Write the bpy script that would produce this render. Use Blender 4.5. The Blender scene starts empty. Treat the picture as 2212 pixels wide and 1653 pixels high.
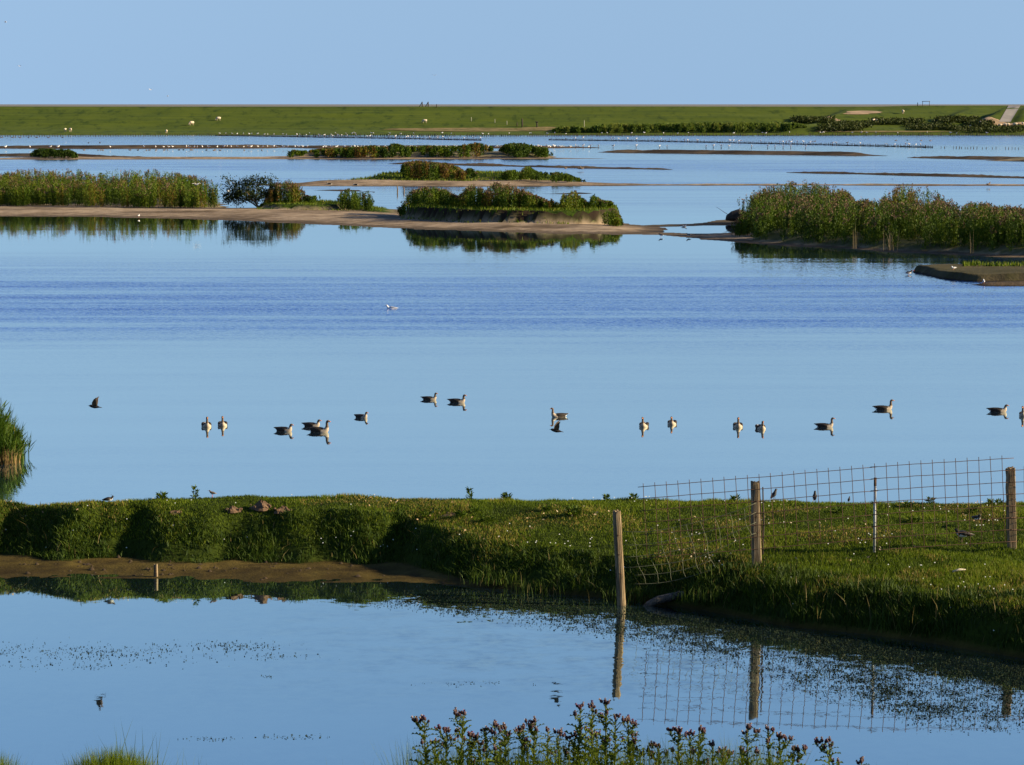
import bpy, math, random
import numpy as np
from mathutils import Vector, Matrix

# ------------------------------------------------------------------ camera, world, sun
SC = bpy.context.scene
COL = SC.collection
rng = np.random.default_rng(7)
random.seed(7)
W_, H_, F_ = 2212.0, 1653.0, 6000.0          # measuring frame: photo at 2212 px wide
CAMZ, HORIZON = 9.5, 225.0
PITCH = math.atan((H_ / 2 - HORIZON) / F_)
cam_d = bpy.data.cameras.new('camera'); cam = bpy.data.objects.new('camera', cam_d)
COL.objects.link(cam); SC.camera = cam
cam_d.sensor_width = 36.0; cam_d.lens = 36.0 * F_ / W_
cam_d.clip_start = 0.5; cam_d.clip_end = 120000.0
cam.location = (0, 0, CAMZ); cam.rotation_euler = (math.pi / 2 - PITCH, 0, 0)

SUN_EL, SUN_AZ = math.radians(19), math.radians(95)
world = bpy.data.worlds.new('World'); SC.world = world; world.use_nodes = True
nt = world.node_tree; bg = nt.nodes['Background']
sky = nt.nodes.new('ShaderNodeTexSky'); sky.sky_type = 'NISHITA'; sky.sun_disc = False
sky.sun_elevation = SUN_EL; sky.sun_rotation = SUN_AZ
sky.air_density = 0.62; sky.dust_density = 0.0; sky.ozone_density = 5.0; sky.altitude = 0
grade = nt.nodes.new('ShaderNodeMix'); grade.data_type = 'RGBA'; grade.blend_type = 'MULTIPLY'
grade.inputs[0].default_value = 1.0; grade.inputs[7].default_value = (1.15, 0.99, 0.99, 1)
tc = nt.nodes.new('ShaderNodeTexCoord'); sp_ = nt.nodes.new('ShaderNodeSeparateXYZ'); cb = nt.nodes.new('ShaderNodeCombineXYZ')
ce = nt.nodes.new('ShaderNodeFloatCurve'); cv = ce.mapping.curves[0]     # clear air: the blue reaches low, the zenith stays deep
for i_, (a_, b_) in enumerate([(0, .050), (.22, .082), (.42, .27), (1, .95)]):
    if i_ in (0, 3): cv.points[0 if i_ == 0 else -1].location = (a_, b_)
    else: cv.points.new(a_, b_)
ce.mapping.update()
nt.links.new(tc.outputs['Generated'], sp_.inputs[0]); nt.links.new(sp_.outputs[2], ce.inputs['Value'])
nt.links.new(sp_.outputs[0], cb.inputs[0]); nt.links.new(sp_.outputs[1], cb.inputs[1]); nt.links.new(ce.outputs[0], cb.inputs[2])
nt.links.new(cb.outputs[0], sky.inputs['Vector'])
nt.links.new(sky.outputs[0], grade.inputs[6]); nt.links.new(grade.outputs[2], bg.inputs[0])
bg.inputs[1].default_value = 0.060
sun_d = bpy.data.lights.new('sun', 'SUN'); sun = bpy.data.objects.new('sun', sun_d); COL.objects.link(sun)
sun_d.energy = 5.0; sun_d.angle = math.radians(0.5); sun_d.color = (1.0, 0.83, 0.56)
TOSUN = Vector((math.cos(SUN_EL) * math.sin(SUN_AZ), math.cos(SUN_EL) * math.cos(SUN_AZ), math.sin(SUN_EL)))
sun.rotation_euler = TOSUN.to_track_quat('Z', 'Y').to_euler()
vs = SC.view_settings
vs.view_transform = 'Standard'; vs.look = 'None'; vs.gamma = 1.0; vs.use_curve_mapping = False
vs.exposure = 1.05
SC.cycles.max_bounces = 6; SC.cycles.diffuse_bounces = 2; SC.cycles.glossy_bounces = 3
SC.cycles.transmission_bounces = 3; SC.cycles.transparent_max_bounces = 4
SC.cycles.caustics_reflective = False; SC.cycles.caustics_refractive = False
SC.cycles.sample_clamp_indirect = 3.0

# ------------------------------------------------------------------ helpers
def ray(px, py):
    """viewing ray through a measured point, scaled so its y component is 1"""
    cp, sp = math.cos(PITCH), math.sin(PITCH)
    u = H_ / 2 - np.asarray(py, float); r = np.asarray(px, float) - W_ / 2
    dy = cp * F_ + sp * u; dz = -sp * F_ + cp * u
    return r / dy, dz / dy
def G(px, py, z=0.0):
    a, b = ray(px, py); Y = (z - CAMZ) / b
    return np.stack([a * Y, Y, np.zeros_like(Y) + z], -1)
def V(px, py, Y):
    a, b = ray(px, py); Y = np.asarray(Y, float) + 0 * a
    return np.stack([a * Y, Y, CAMZ + b * Y], -1)
def hit(px, py, zf, y0, y1, n=400):
    a, b = ray(px, py); Ys = np.linspace(y0, y1, n)
    d = CAMZ + b * Ys - zf(a * Ys, Ys); k = np.argmax(d <= 0) if (d <= 0).any() else n - 1
    Y = Ys[k]; return Vector((float(a * Y), float(Y), float(zf(np.array([a * Y]), np.array([Y]))[0])))

def sstep(t): t = np.clip(t, 0, 1); return t * t * (3 - 2 * t)
_pg = rng.random((64, 64))
def vnoise(x, y, s=1.0):
    x = np.asarray(x, float) / s + 1000.3; y = np.asarray(y, float) / s + 1000.7
    xi = np.floor(x).astype(int); yi = np.floor(y).astype(int); fx = x - xi; fy = y - yi
    fx = fx * fx * (3 - 2 * fx); fy = fy * fy * (3 - 2 * fy)
    g = lambda i, j: _pg[(i * 7 + j * 3) % 64, (j + i * 5) % 64]
    return (g(xi, yi) * (1 - fx) + g(xi + 1, yi) * fx) * (1 - fy) + (g(xi, yi + 1) * (1 - fx) + g(xi + 1, yi + 1) * fx) * fy
def fbm(x, y, s=1.0): return (vnoise(x, y, s) + .5 * vnoise(x, y, s / 2.1) + .25 * vnoise(x, y, s / 4.3)) / 1.75

def tag(o, label=None, cat=None, group=None, kind=None):
    if label: o['label'] = label
    if cat: o['category'] = cat
    if group: o['group'] = group
    if kind: o['kind'] = kind
    return o
def link(o, parent=None):
    COL.objects.link(o)
    if parent is not None: o.parent = parent
    return o
def empty(name, loc=(0, 0, 0), rz=0.0, s=1.0):
    o = bpy.data.objects.new(name, None); o.empty_display_size = .2
    o.location = loc; o.rotation_euler = (0, 0, rz); o.scale = (s, s, s); return link(o)
def mesh_data(name, v, f, mats, attrs=None, smooth=False, fmat=None):
    v = np.ascontiguousarray(v, np.float32); me = bpy.data.meshes.new(name)
    if isinstance(f, np.ndarray):
        k = f.shape[1]; me.vertices.add(len(v)); me.vertices.foreach_set('co', v.ravel())
        me.loops.add(f.size); me.loops.foreach_set('vertex_index', np.ascontiguousarray(f, np.int32).ravel())
        me.polygons.add(len(f)); me.polygons.foreach_set('loop_start', np.arange(0, f.size, k, dtype=np.int32))
    else:
        me.from_pydata([tuple(p) for p in v], [], [tuple(q) for q in f])
    for m in (mats if isinstance(mats, (list, tuple)) else [mats]): me.materials.append(m)
    if fmat is not None: me.polygons.foreach_set('material_index', np.asarray(fmat, np.int32))
    for k_, a in (attrs or {}).items():
        at = me.attributes.new(k_, 'FLOAT', 'POINT'); at.data.foreach_set('value', np.asarray(a, np.float32))
    me.update(calc_edges=True)
    if smooth: me.polygons.foreach_set('use_smooth', np.ones(len(me.polygons), bool))
    return me
def mesh(name, v, f, mats, parent=None, attrs=None, smooth=False, fmat=None):
    return link(bpy.data.objects.new(name, mesh_data(name, v, f, mats, attrs, smooth, fmat)), parent)
def copy_tree(o, parent=None):
    c = o.copy(); COL.objects.link(c); c.parent = parent
    for ch in [x for x in KIDS.get(o.name, [])]: copy_tree(ch, c)
    return c
KIDS = {}
def kids(o):
    KIDS[o.name] = list(o.children)
    for c in o.children: kids(c)

class Geo:
    """collects polygons"""
    def __init__(s): s.v = []; s.f = []; s.m = []
    def add(s, v, f, m=0):
        n = len(s.v); s.v += [tuple(map(float, p)) for p in v]; s.f += [tuple(i + n for i in q) for q in f]; s.m += [m] * len(f)
    def tube(s, pts, rad, n=6, m=0, cap=True, wob=0, flat=1.0):
        pts = [Vector(p) for p in pts]; rad = rad if hasattr(rad, '__len__') else [rad] * len(pts); V_ = []
        for i, p in enumerate(pts):
            t = (pts[min(i + 1, len(pts) - 1)] - pts[max(i - 1, 0)]).normalized()
            a = t.cross(Vector((0, 1, 0)) if abs(t.y) < .9 else Vector((1, 0, 0))).normalized(); b = t.cross(a)
            for k in range(n):
                q = 2 * math.pi * k / n; r = rad[i] * (1 + wob * (random.random() - .5))
                V_.append(p + a * math.cos(q) * r + b * math.sin(q) * r * flat)
        F = [(i * n + k, i * n + (k + 1) % n, (i + 1) * n + (k + 1) % n, (i + 1) * n + k) for i in range(len(pts) - 1) for k in range(n)]
        if cap: F += [tuple(range(n))[::-1], tuple(range((len(pts) - 1) * n, len(pts) * n))]
        s.add(V_, F, m)
    def loft(s, rings, n=10, m=0):
        """rings: (x, z, half width, half height) along the xz plane, or (x, y, z, w, h)"""
        C = [Vector((r[0], 0, r[1])) if len(r) == 4 else Vector(r[:3]) for r in rings]; V_ = []
        for i, r in enumerate(rings):
            t = (C[min(i + 1, len(C) - 1)] - C[max(i - 1, 0)]); t.y = 0; t.normalize()
            up = Vector((-t.z, 0, t.x)); w, h = r[-2], r[-1]
            V_ += [C[i] + Vector((0, math.cos(2 * math.pi * k / n) * w, 0)) + up * math.sin(2 * math.pi * k / n) * h for k in range(n)]
        F = [(i * n + k, (i + 1) * n + k, (i + 1) * n + (k + 1) % n, i * n + (k + 1) % n) for i in range(len(C) - 1) for k in range(n)]
        F += [tuple(range(n)), tuple(range((len(C) - 1) * n, len(C) * n))[::-1]]
        s.add(V_, F, m)
    def box(s, c, d, m=0):
        x, y, z = c; a, b, h = d[0] / 2, d[1] / 2, d[2] / 2
        V_ = [(x + i * a, y + j * b, z + k * h) for k in (-1, 1) for j in (-1, 1) for i in (-1, 1)]
        s.add(V_, [(0, 2, 3, 1), (4, 5, 7, 6), (0, 1, 5, 4), (2, 6, 7, 3), (0, 4, 6, 2), (1, 3, 7, 5)], m)
    def obj(s, name, mats, parent=None, smooth=True):
        return mesh(name, np.array(s.v), s.f, mats, parent, smooth=smooth, fmat=s.m)

# ------------------------------------------------------------------ materials
def nmat(name):
    m = bpy.data.materials.new(name); m.use_nodes = True; t = m.node_tree
    return m, t, t.nodes['Principled BSDF'], lambda k, **kw: _mk(t, k, **kw)
def _mk(t, k, **kw):
    n = t.nodes.new('ShaderNode' + k)
    for a, b in kw.items(): setattr(n, a, b)
    return n
def ramp(n, stops):
    r = n.color_ramp
    while len(r.elements) < len(stops): r.elements.new(.5)
    for e, (p, c) in zip(r.elements, stops): e.position = p; e.color = (*c, 1)
    return n
def mixc(t, fac, a, b, mode='MIX'):
    n = _mk(t, 'Mix', data_type='RGBA', blend_type=mode)
    for i, x in ((0, fac), (6, a), (7, b)):
        if hasattr(x, 'links'): t.links.new(x, n.inputs[i])
        else: n.inputs[i].default_value = x if i == 0 else (*x, 1)
    return n.outputs[2]
def mth(t, op, a, b=0.0, clamp=False):
    n = _mk(t, 'Math', operation=op); n.use_clamp = clamp
    for i, x in ((0, a), (1, b)):
        if hasattr(x, 'links'): t.links.new(x, n.inputs[i])
        else: n.inputs[i].default_value = x
    return n.outputs[0]
def mapping(t, coord, scale, loc=(0, 0, 0)):
    c = _mk(t, 'TexCoord'); m = _mk(t, 'Mapping'); m.inputs['Scale'].default_value = scale; m.inputs['Location'].default_value = loc
    t.links.new(c.outputs[coord], m.inputs[0]); return m.outputs[0]
def noise(t, vec, scale, detail=3, rough=.55, out='Fac'):
    n = _mk(t, 'TexNoise'); n.inputs['Scale'].default_value = scale; n.inputs['Detail'].default_value = detail
    n.inputs['Roughness'].default_value = rough; t.links.new(vec, n.inputs['Vector']); return n.outputs[out]
def attr(t, name): return _mk(t, 'Attribute', attribute_name=name).outputs['Fac']

def simple(name, col, rough=.7, var=.25, scale=20, spec=.3, col2=None):
    m, t, p, k = nmat(name)
    v = mapping(t, 'Object', (1, 1, 1)); n = noise(t, v, scale)
    b = col2 or tuple(c * (1 - var) for c in col)
    r = ramp(k('ValToRGB'), [(.3, b), (.7, col)]); t.links.new(n, r.inputs[0])
    t.links.new(r.outputs[0], p.inputs['Base Color']); p.inputs['Roughness'].default_value = rough
    p.inputs['Specular IOR Level'].default_value = spec
    return m
def leafy(name, stops, trans=.3, rough=.6, spec=.15):
    """leaf material: colour by each plant's own tint, part of the light passes through"""
    m, t, p, k = nmat(name)
    r = ramp(k('ValToRGB'), stops); t.links.new(attr(t, 'tint'), r.inputs[0])
    p.inputs['Roughness'].default_value = rough; p.inputs['Specular IOR Level'].default_value = spec
    t.links.new(r.outputs[0], p.inputs['Base Color'])
    tr = k('BsdfTranslucent'); t.links.new(r.outputs[0], tr.inputs[0])
    mx = k('MixShader'); mx.inputs[0].default_value = trans
    t.links.new(p.outputs[0], mx.inputs[1]); t.links.new(tr.outputs[0], mx.inputs[2])
    t.links.new(mx.outputs[0], t.nodes['Material Output'].inputs[0])
    return m

def water_mat(name, body, bands, fine, mirror=.84, tint=(.91, 1, .95), weed=False):
    """still water whose facets tilt where the wind ruffles it; bands = (distance, ruffle) along the lake"""
    m, t, p, k = nmat(name)
    p.inputs['Base Color'].default_value = (*body, 1); p.inputs['Roughness'].default_value = .02
    p.inputs['IOR'].default_value = 1.42
    geo = k('NewGeometry').outputs['Position']
    sep = k('SeparateXYZ'); t.links.new(geo, sep.inputs[0])
    big = noise(t, mapping(t, 'Object', (.010, .05, 1)), 1.0, 3, .6)
    warp = mth(t, 'MULTIPLY', mth(t, 'SUBTRACT', big, .5), 1.1)
    lg = mth(t, 'ADD', mth(t, 'LOGARITHM', sep.outputs[1], math.e), mth(t, 'MULTIPLY', warp, .20 if not weed else .05))
    lo, hi = bands[0][0], bands[-1][0]
    mr = k('MapRange'); t.links.new(lg, mr.inputs[0])
    mr.inputs[1].default_value = math.log(lo); mr.inputs[2].default_value = math.log(hi)
    r = ramp(k('ValToRGB'), [((math.log(d) - math.log(lo)) / (math.log(hi) - math.log(lo)), (s, s, s)) for d, s in bands])
    t.links.new(mr.outputs[0], r.inputs[0])
    streak = noise(t, mapping(t, 'Object', (.03, .30, 1), (3, 9, 0)), 1.0, 4, .65)
    st = k('MapRange'); t.links.new(streak, st.inputs[0]); st.inputs[1].default_value = .35; st.inputs[2].default_value = .65
    st.inputs[3].default_value = .5; st.inputs[4].default_value = 1.4
    amt = mth(t, 'MULTIPLY', r.outputs[0], st.outputs[0])
    if weed:                                               # leaves under the surface keep the water unsettled
        a1 = k('MapRange'); t.links.new(sep.outputs[0], a1.inputs[0]); a1.inputs[1].default_value = -6; a1.inputs[2].default_value = 3
        a2 = k('MapRange'); t.links.new(sep.outputs[1], a2.inputs[0]); a2.inputs[1].default_value = 42.5; a2.inputs[2].default_value = 47
        pn = noise(t, mapping(t, 'Object', (.9, 1.1, 1), (2, 7, 0)), 1.0, 4, .7)
        pr = k('MapRange'); t.links.new(pn, pr.inputs[0]); pr.inputs[1].default_value = .42; pr.inputs[2].default_value = .66
        amt = mth(t, 'ADD', amt, mth(t, 'MULTIPLY', mth(t, 'MULTIPLY', a1.outputs[0], a2.outputs[0]), mth(t, 'MULTIPLY', pr.outputs[0], .5)))
    if not weed: t.links.new(mixc(t, mth(t, 'MULTIPLY', amt, 1.1, True), (.018, .032, .036), body), p.inputs['Base Color'])  # blue painted into ruffled patches in place of deeper reflected sky
    ruf = amt; amt = mth(t, 'MULTIPLY', amt, .27)
    n1 = noise(t, mapping(t, 'Object', fine), 1.0, 2, .5, 'Color')
    n2 = noise(t, mapping(t, 'Object', (fine[0] * .45, fine[1] * .6, 1), (5, 2, 0)), 1.0, 2, .5, 'Color')
    av = k('VectorMath', operation='ADD'); t.links.new(n1, av.inputs[0]); t.links.new(n2, av.inputs[1])
    sb = k('VectorMath', operation='SUBTRACT'); t.links.new(av.outputs[0], sb.inputs[0]); sb.inputs[1].default_value = (1, 1, 1)
    sc = k('VectorMath', operation='SCALE'); t.links.new(sb.outputs[0], sc.inputs[0]); t.links.new(amt, sc.inputs['Scale'])
    fl = k('VectorMath', operation='MULTIPLY'); t.links.new(sc.outputs[0], fl.inputs[0]); fl.inputs[1].default_value = (.6, 1, 0)
    ad = k('VectorMath', operation='ADD'); t.links.new(fl.outputs[0], ad.inputs[0]); ad.inputs[1].default_value = (0, 0, 1)
    if not weed:                                           # normals tilted to the near shore so ruffled water reflects higher sky
        tl = k('CombineXYZ'); t.links.new(mth(t, 'MULTIPLY', ruf, -.055), tl.inputs[1]); tl.inputs[2].default_value = 1; t.links.new(tl.outputs[0], ad.inputs[1])
    nn = k('VectorMath', operation='NORMALIZE'); t.links.new(ad.outputs[0], nn.inputs[0])
    t.links.new(nn.outputs[0], p.inputs['Normal'])
    gl = k('BsdfGlossy'); gl.inputs['Color'].default_value = (*tint, 1); gl.inputs['Roughness'].default_value = .02
    t.links.new(nn.outputs[0], gl.inputs['Normal'])
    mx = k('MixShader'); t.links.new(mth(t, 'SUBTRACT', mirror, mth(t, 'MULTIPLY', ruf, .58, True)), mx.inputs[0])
    t.links.new(p.outputs[0], mx.inputs[1]); t.links.new(gl.outputs[0], mx.inputs[2])
    t.links.new(mx.outputs[0], t.nodes['Material Output'].inputs[0])
    return m

def ground_mat(name, sand, sand2, turf, turf2, soil, nsc=1.0, steep=.75, wetness=.75):
    """bare ground / turf by the 'turf' attribute, exposed soil where the ground is steep"""
    m, t, p, k = nmat(name)
    v = mapping(t, 'Object', (nsc, nsc, nsc)); n1 = noise(t, v, .9, 5, .65); n2 = noise(t, v, 9, 4, .7)
    rs = ramp(k('ValToRGB'), [(.33, sand2), (.62, sand)]); t.links.new(n1, rs.inputs[0])
    sd = mixc(t, mth(t, 'MULTIPLY', n2, .55), rs.outputs[0], tuple(c * .35 for c in sand2))
    rt = ramp(k('ValToRGB'), [(.35, turf2), (.65, turf)]); t.links.new(n2, rt.inputs[0])
    tf = attr(t, 'turf')
    n3 = noise(t, mapping(t, 'Object', (.10 * nsc, .22 * nsc, .1), (4, 4, 0)), 1.0, 5, .7)
    r3 = ramp(k('ValToRGB'), [(.44, (1, 1, 1)), (.60, (.38, .36, .33))]); t.links.new(n3, r3.inputs[0])
    sd = mixc(t, 1.0, sd, r3.outputs[0], 'MULTIPLY')
    base = mixc(t, tf, sd, rt.outputs[0])
    sx = k('SeparateXYZ'); g = k('NewGeometry'); t.links.new(g.outputs['True Normal'], sx.inputs[0])
    mr = k('MapRange'); t.links.new(sx.outputs[2], mr.inputs[0]); mr.inputs[1].default_value = steep; mr.inputs[2].default_value = steep - .15
    base = mixc(t, mth(t, 'MULTIPLY', mr.outputs[0], tf), base, soil)
    pz = k('SeparateXYZ'); t.links.new(g.outputs['Position'], pz.inputs[0])
    wz = mth(t, 'ADD', pz.outputs[2], mth(t, 'MULTIPLY', mth(t, 'SUBTRACT', n1, .5), .16))
    wet = k('MapRange'); t.links.new(wz, wet.inputs[0]); wet.inputs[1].default_value = .09; wet.inputs[2].default_value = .03
    base = mixc(t, mth(t, 'MULTIPLY', wet.outputs[0], wetness), base, tuple(c * .22 for c in sand2))
    t.links.new(base, p.inputs['Base Color']); p.inputs['Roughness'].default_value = .9; p.inputs['Specular IOR Level'].default_value = .1
    bp = k('Bump'); bp.inputs['Strength'].default_value = .6; bp.inputs['Distance'].default_value = .06 / nsc
    t.links.new(n2, bp.inputs['Height']); t.links.new(bp.outputs[0], p.inputs['Normal'])
    return m

M = {}
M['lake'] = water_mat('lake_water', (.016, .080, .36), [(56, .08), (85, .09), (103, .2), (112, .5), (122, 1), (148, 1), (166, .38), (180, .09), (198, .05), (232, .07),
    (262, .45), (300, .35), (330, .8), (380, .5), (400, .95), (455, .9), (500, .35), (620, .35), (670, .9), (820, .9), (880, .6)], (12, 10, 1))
M['ditch'] = water_mat('ditch_water', (.012, .022, .028), [(20, .02), (40, .03), (52, .035), (70, .04)], (7, 7, 1), .70, (.82, .97, .95), weed=True)
M['island'] = ground_mat('island_ground', (.54, .41, .28), (.29, .21, .13), (.045, .075, .006), (.028, .05, .004), (.030, .020, .012), 1.0)
M['mud'] = ground_mat('wet_mud', (.16, .115, .07), (.075, .055, .033), (.06, .07, .012), (.05, .06, .012), (.05, .04, .03), .5)
M['bank'] = ground_mat('bank_ground', (.150, .110, .025), (.080, .055, .016), (.036, .055, .004), (.024, .036, .003), (.020, .020, .005), 1.6, .35, .3)
M['flat'] = simple('tidal_flat', (.20, .185, .165), .9, .15, .002)
GR = [(0, (.034, .055, .003)), (.45, (.096, .146, .005)), (.8, (.162, .205, .009)), (1, (.31, .23, .055))]
M['grass'] = leafy('grass_blade', GR, .35)
M['longgrass'] = leafy('long_grass', [(0, (.011, .023, .002)), (.6, (.030, .060, .003)), (.92, (.064, .100, .006)), (1, (.15, .12, .04))], .15)  # long grass, colours darkened so the bank face looks shaded
M['herb'] = leafy('willowherb_leaf', [(0, (.024, .048, .003)), (.5, (.070, .115, .005)), (.8, (.122, .162, .007)), (.93, (.15, .105, .012)), (1, (.16, .078, .018))], .18)
M['pinktop'] = leafy('willowherb_top', [(0, (.155, .085, .050)), (.5, (.20, .115, .085)), (1, (.15, .115, .03))], .2)
M['shrub'] = leafy('shrub_leaf', [(0, (.016, .029, .005)), (.6, (.030, .046, .007)), (1, (.060, .068, .012))], .2)
M['reed'] = leafy('reed_leaf', [(0, (.024, .055, .005)), (.6, (.055, .105, .006)), (.9, (.092, .13, .010)), (1, (.24, .18, .07))], .3)
M['drystalk'] = leafy('dry_reed_stalk', [(0, (.08, .06, .028)), (1, (.17, .13, .07))], .15)
M['stubble'] = leafy('reed_stubble', [(0, (.13, .085, .03)), (1, (.30, .20, .08))], .15)
def wood_mat(name, a, b, dark):
    m, t, p, k = nmat(name)
    n = noise(t, mapping(t, 'Object', (40, 40, 2.2)), 1.0, 6, .7); n2 = noise(t, mapping(t, 'Object', (3, 3, 1.5)), 1.0, 3)
    r = ramp(k('ValToRGB'), [(.36, dark), (.5, b), (.68, a)]); t.links.new(n, r.inputs[0])
    c = mixc(t, mth(t, 'MULTIPLY', n2, .8), r.outputs[0], b, 'MULTIPLY'); c = mixc(t, .5, r.outputs[0], c)
    t.links.new(c, p.inputs['Base Color']); p.inputs['Roughness'].default_value = .85; p.inputs['Specular IOR Level'].default_value = .15
    bp = k('Bump'); bp.inputs['Strength'].default_value = .8; bp.inputs['Distance'].default_value = .01
    t.links.new(n, bp.inputs['Height']); t.links.new(bp.outputs[0], p.inputs['Normal'])
    return m
M['wood'] = wood_mat('weathered_wood', (.42, .33, .20), (.24, .175, .10), (.045, .032, .02))
M['greywood'] = wood_mat('grey_driftwood', (.20, .18, .14), (.13, .115, .09), (.04, .035, .03))
M['darkwood'] = simple('dark_wood', (.07, .055, .04), .9, .4, 5)
M['palewood'] = simple('pale_wood', (.5, .45, .34), .8, .3, 5)
M['steel'] = simple('galvanised_steel', (.42, .43, .42), .45, .3, 12, .6)
M['rust'] = simple('rusty_wire', (.105, .055, .032), .8, .45, 30)
M['wire'] = simple('old_fence_wire', (.20, .21, .13), .7, .4, 20)
M['earth'] = simple('dug_earth', (.17, .105, .06), .95, .55, 14)
M['darkearth'] = simple('wet_earth', (.075, .05, .025), .9, .5, 14)
M['asphalt'] = simple('road_surface', (.27, .25, .23), .9, .2, .3)
M['sand'] = simple('bare_sand', (.42, .29, .17), .95, .35, .25)

# ------------------------------------------------------------------ terrain
def poly_sd(P, X, Y):
    """signed distance, positive inside"""
    x = X.ravel(); y = Y.ravel(); d = np.full(x.shape, 1e9); ins = np.zeros(x.shape, bool); n = len(P)
    for i in range(n):
        ax, ay = P[i]; bx, by = P[(i + 1) % n]; ex, ey = bx - ax, by - ay
        t = np.clip(((x - ax) * ex + (y - ay) * ey) / (ex * ex + ey * ey + 1e-9), 0, 1)
        d = np.minimum(d, (x - ax - t * ex) ** 2 + (y - ay - t * ey) ** 2)
        c = (ay > y) != (by > y)
        ins ^= c & (x < ex * (y - ay) / (ey if abs(ey) > 1e-9 else 1e-9) + ax)
    return np.where(ins, 1, -1).reshape(X.shape) * np.sqrt(d).reshape(X.shape)
class Terrain:
    """parts: (measured outline at water level, height, edge width, turf 0/1, unevenness)"""
    def __init__(s, parts): s.parts = [(G(*np.array(p[0], float).T)[:, :2], *p[1:]) for p in parts]
    def z(s, X, Y, turf=False):
        X = np.asarray(X, float); Y = np.asarray(Y, float); z = np.full(X.shape, -.5); tf = np.zeros(X.shape)
        for P, h, w, tu, nz in s.parts:
            d = poly_sd(P, X, Y); e = (fbm(X, Y * .6, 4) - .5) * min(w * 1.2, 3) + (vnoise(X, Y, .9) - .5) * min(w, .5); d = d + e
            zz = np.where(d > 0, h * sstep(d / w) + nz * (fbm(X, Y, 5) - .3) * sstep(d / w), np.maximum(d * .15, -.5))
            tf = np.where(zz >= z, np.where(d > w * .35, tu, tu * .5), tf); z = np.maximum(z, zz)
        return (z, tf) if turf else z
    def build(s, name, mat, cx, cy, **k):
        A = np.concatenate([p[0] for p in s.parts]); x0, y0 = A.min(0) - 2; x1, y1 = A.max(0) + 2
        o = grid(name, np.arange(x0, x1 + cx, cx), np.arange(y0, y1 + cy, cy), lambda X, Y: s.z(X, Y, True), mat)
        return tag(o, **k) if k else o
def grid(name, xs, ys, zf, mat, cut=-.3, kind='structure'):
    X, Y = np.meshgrid(xs, ys); Z, tf = zf(X, Y); nx = len(xs); i = np.arange(len(xs) * len(ys)).reshape(X.shape)
    f = np.stack([i[:-1, :-1], i[:-1, 1:], i[1:, 1:], i[1:, :-1]], -1).reshape(-1, 4)
    f = f[(Z.ravel()[f] > cut).any(1)]
    u, inv = np.unique(f, return_inverse=True)
    v = np.stack([X, Y, Z], -1).reshape(-1, 3)[u]
    o = mesh(name, v, inv.reshape(-1, 4), mat, attrs={'turf': tf.ravel()[u]}, smooth=True)
    return tag(o, kind=kind)

quad = np.array([[0, 1, 2, 3]])
def sheet(name, x, y0, y1, z, mat, nx=1):
    return tag(mesh(name, np.array([(-x, y0, z), (x, y0, z), (x, y1, z), (-x, y1, z)]), quad, mat), kind='structure')
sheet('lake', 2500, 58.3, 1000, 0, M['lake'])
sheet('ditch', 300, 20, 58.3, 0, M['ditch'])
sheet('tidal_flat', 40000, 948, 90000, .3, M['flat'])

# --- sea dyke along the far shore
def lin(t, pts): a = np.array(pts, float); return np.interp(t, a[:, 0], a[:, 1])
def step_up(X, Y, px0, Y0, px1, Y1, h, w, decay):
    x0 = float(V(px0, 300, Y0)[0]); x1 = float(V(px1, 300, Y1)[0]); xe = x0 + (x1 - x0) * (Y - Y0) / (Y1 - Y0)
    d = X - xe
    r = sstep(d / w) * np.where(d > w, np.exp(-np.maximum(d - w, 0) / decay), 1)
    return h * r * sstep((Y - (Y0 - 22)) / 16) * sstep((927 - Y) / 34)
def dyke_z(X, Y):
    X = np.asarray(X, float); Y = np.asarray(Y, float)
    z = lin(Y, [(850, -.8), (857, -.1), (860, .45), (880, 1.3), (888, 2.2), (924, 8.55), (926, 8.72), (929, 8.72), (955, 1), (962, -1)])
    z = z + (.10 * (vnoise(X, Y, 60) - .5) + .5 * (fbm(X, Y * 2.0, 14) - .5) * sstep((924 - Y) / 12)) * sstep((Y - 858) / 8)
    z = z + .32 * sstep((X - 118) / 20) * sstep((Y - 880) / 30)
    z = z + step_up(X, Y, 1714, 878, 1798, 915, 2.1, 6, 40) + step_up(X, Y, 2022, 892, 2072, 918, 1.5, 5, 14)
    z = z + step_up(X, Y, 2103, 888, 2178, 925, 3.0, 7, 30) + step_up(X, Y, 2186, 888, 2212, 925, 1.2, 4, 60)
    return z
M['dyke'] = simple('dyke_grass', (.088, .118, .010), .9, .3, .1, .1, (.062, .092, .009))
_t = M['dyke'].node_tree; _p = _t.nodes['Principled BSDF']; _old = _p.inputs['Base Color'].links[0].from_socket
_n = noise(_t, mapping(_t, 'Object', (.35, .10, .5)), 1, 5, .7); _r = ramp(_mk(_t, 'ValToRGB'), [(.52, (1, 1, 1)), (.68, (.45, .55, .6))])
_t.links.new(_n, _r.inputs[0]); _n2 = noise(_t, mapping(_t, 'Object', (.012, .55, .3)), 1, 4, .7); _r2 = ramp(_mk(_t, 'ValToRGB'), [(.40, (.78, .80, .85)), (.56, (1.08, 1.04, .95))]); _t.links.new(_n2, _r2.inputs[0]); _old = mixc(_t, 1.0, _old, _r2.outputs[0], 'MULTIPLY')
_t.links.new(mixc(_t, 1.0, _old, _r.outputs[0], 'MULTIPLY'), _p.inputs['Base Color'])
xs = np.concatenate([np.arange(-900, -200, 20), np.arange(-200, 215, 1.3), np.arange(215, 900, 20)])
grid('dyke', xs, np.concatenate([np.arange(850, 962, 1.6)]), lambda X, Y: (dyke_z(X, Y), 0 * X + 1), M['dyke'], cut=-.9)
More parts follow.
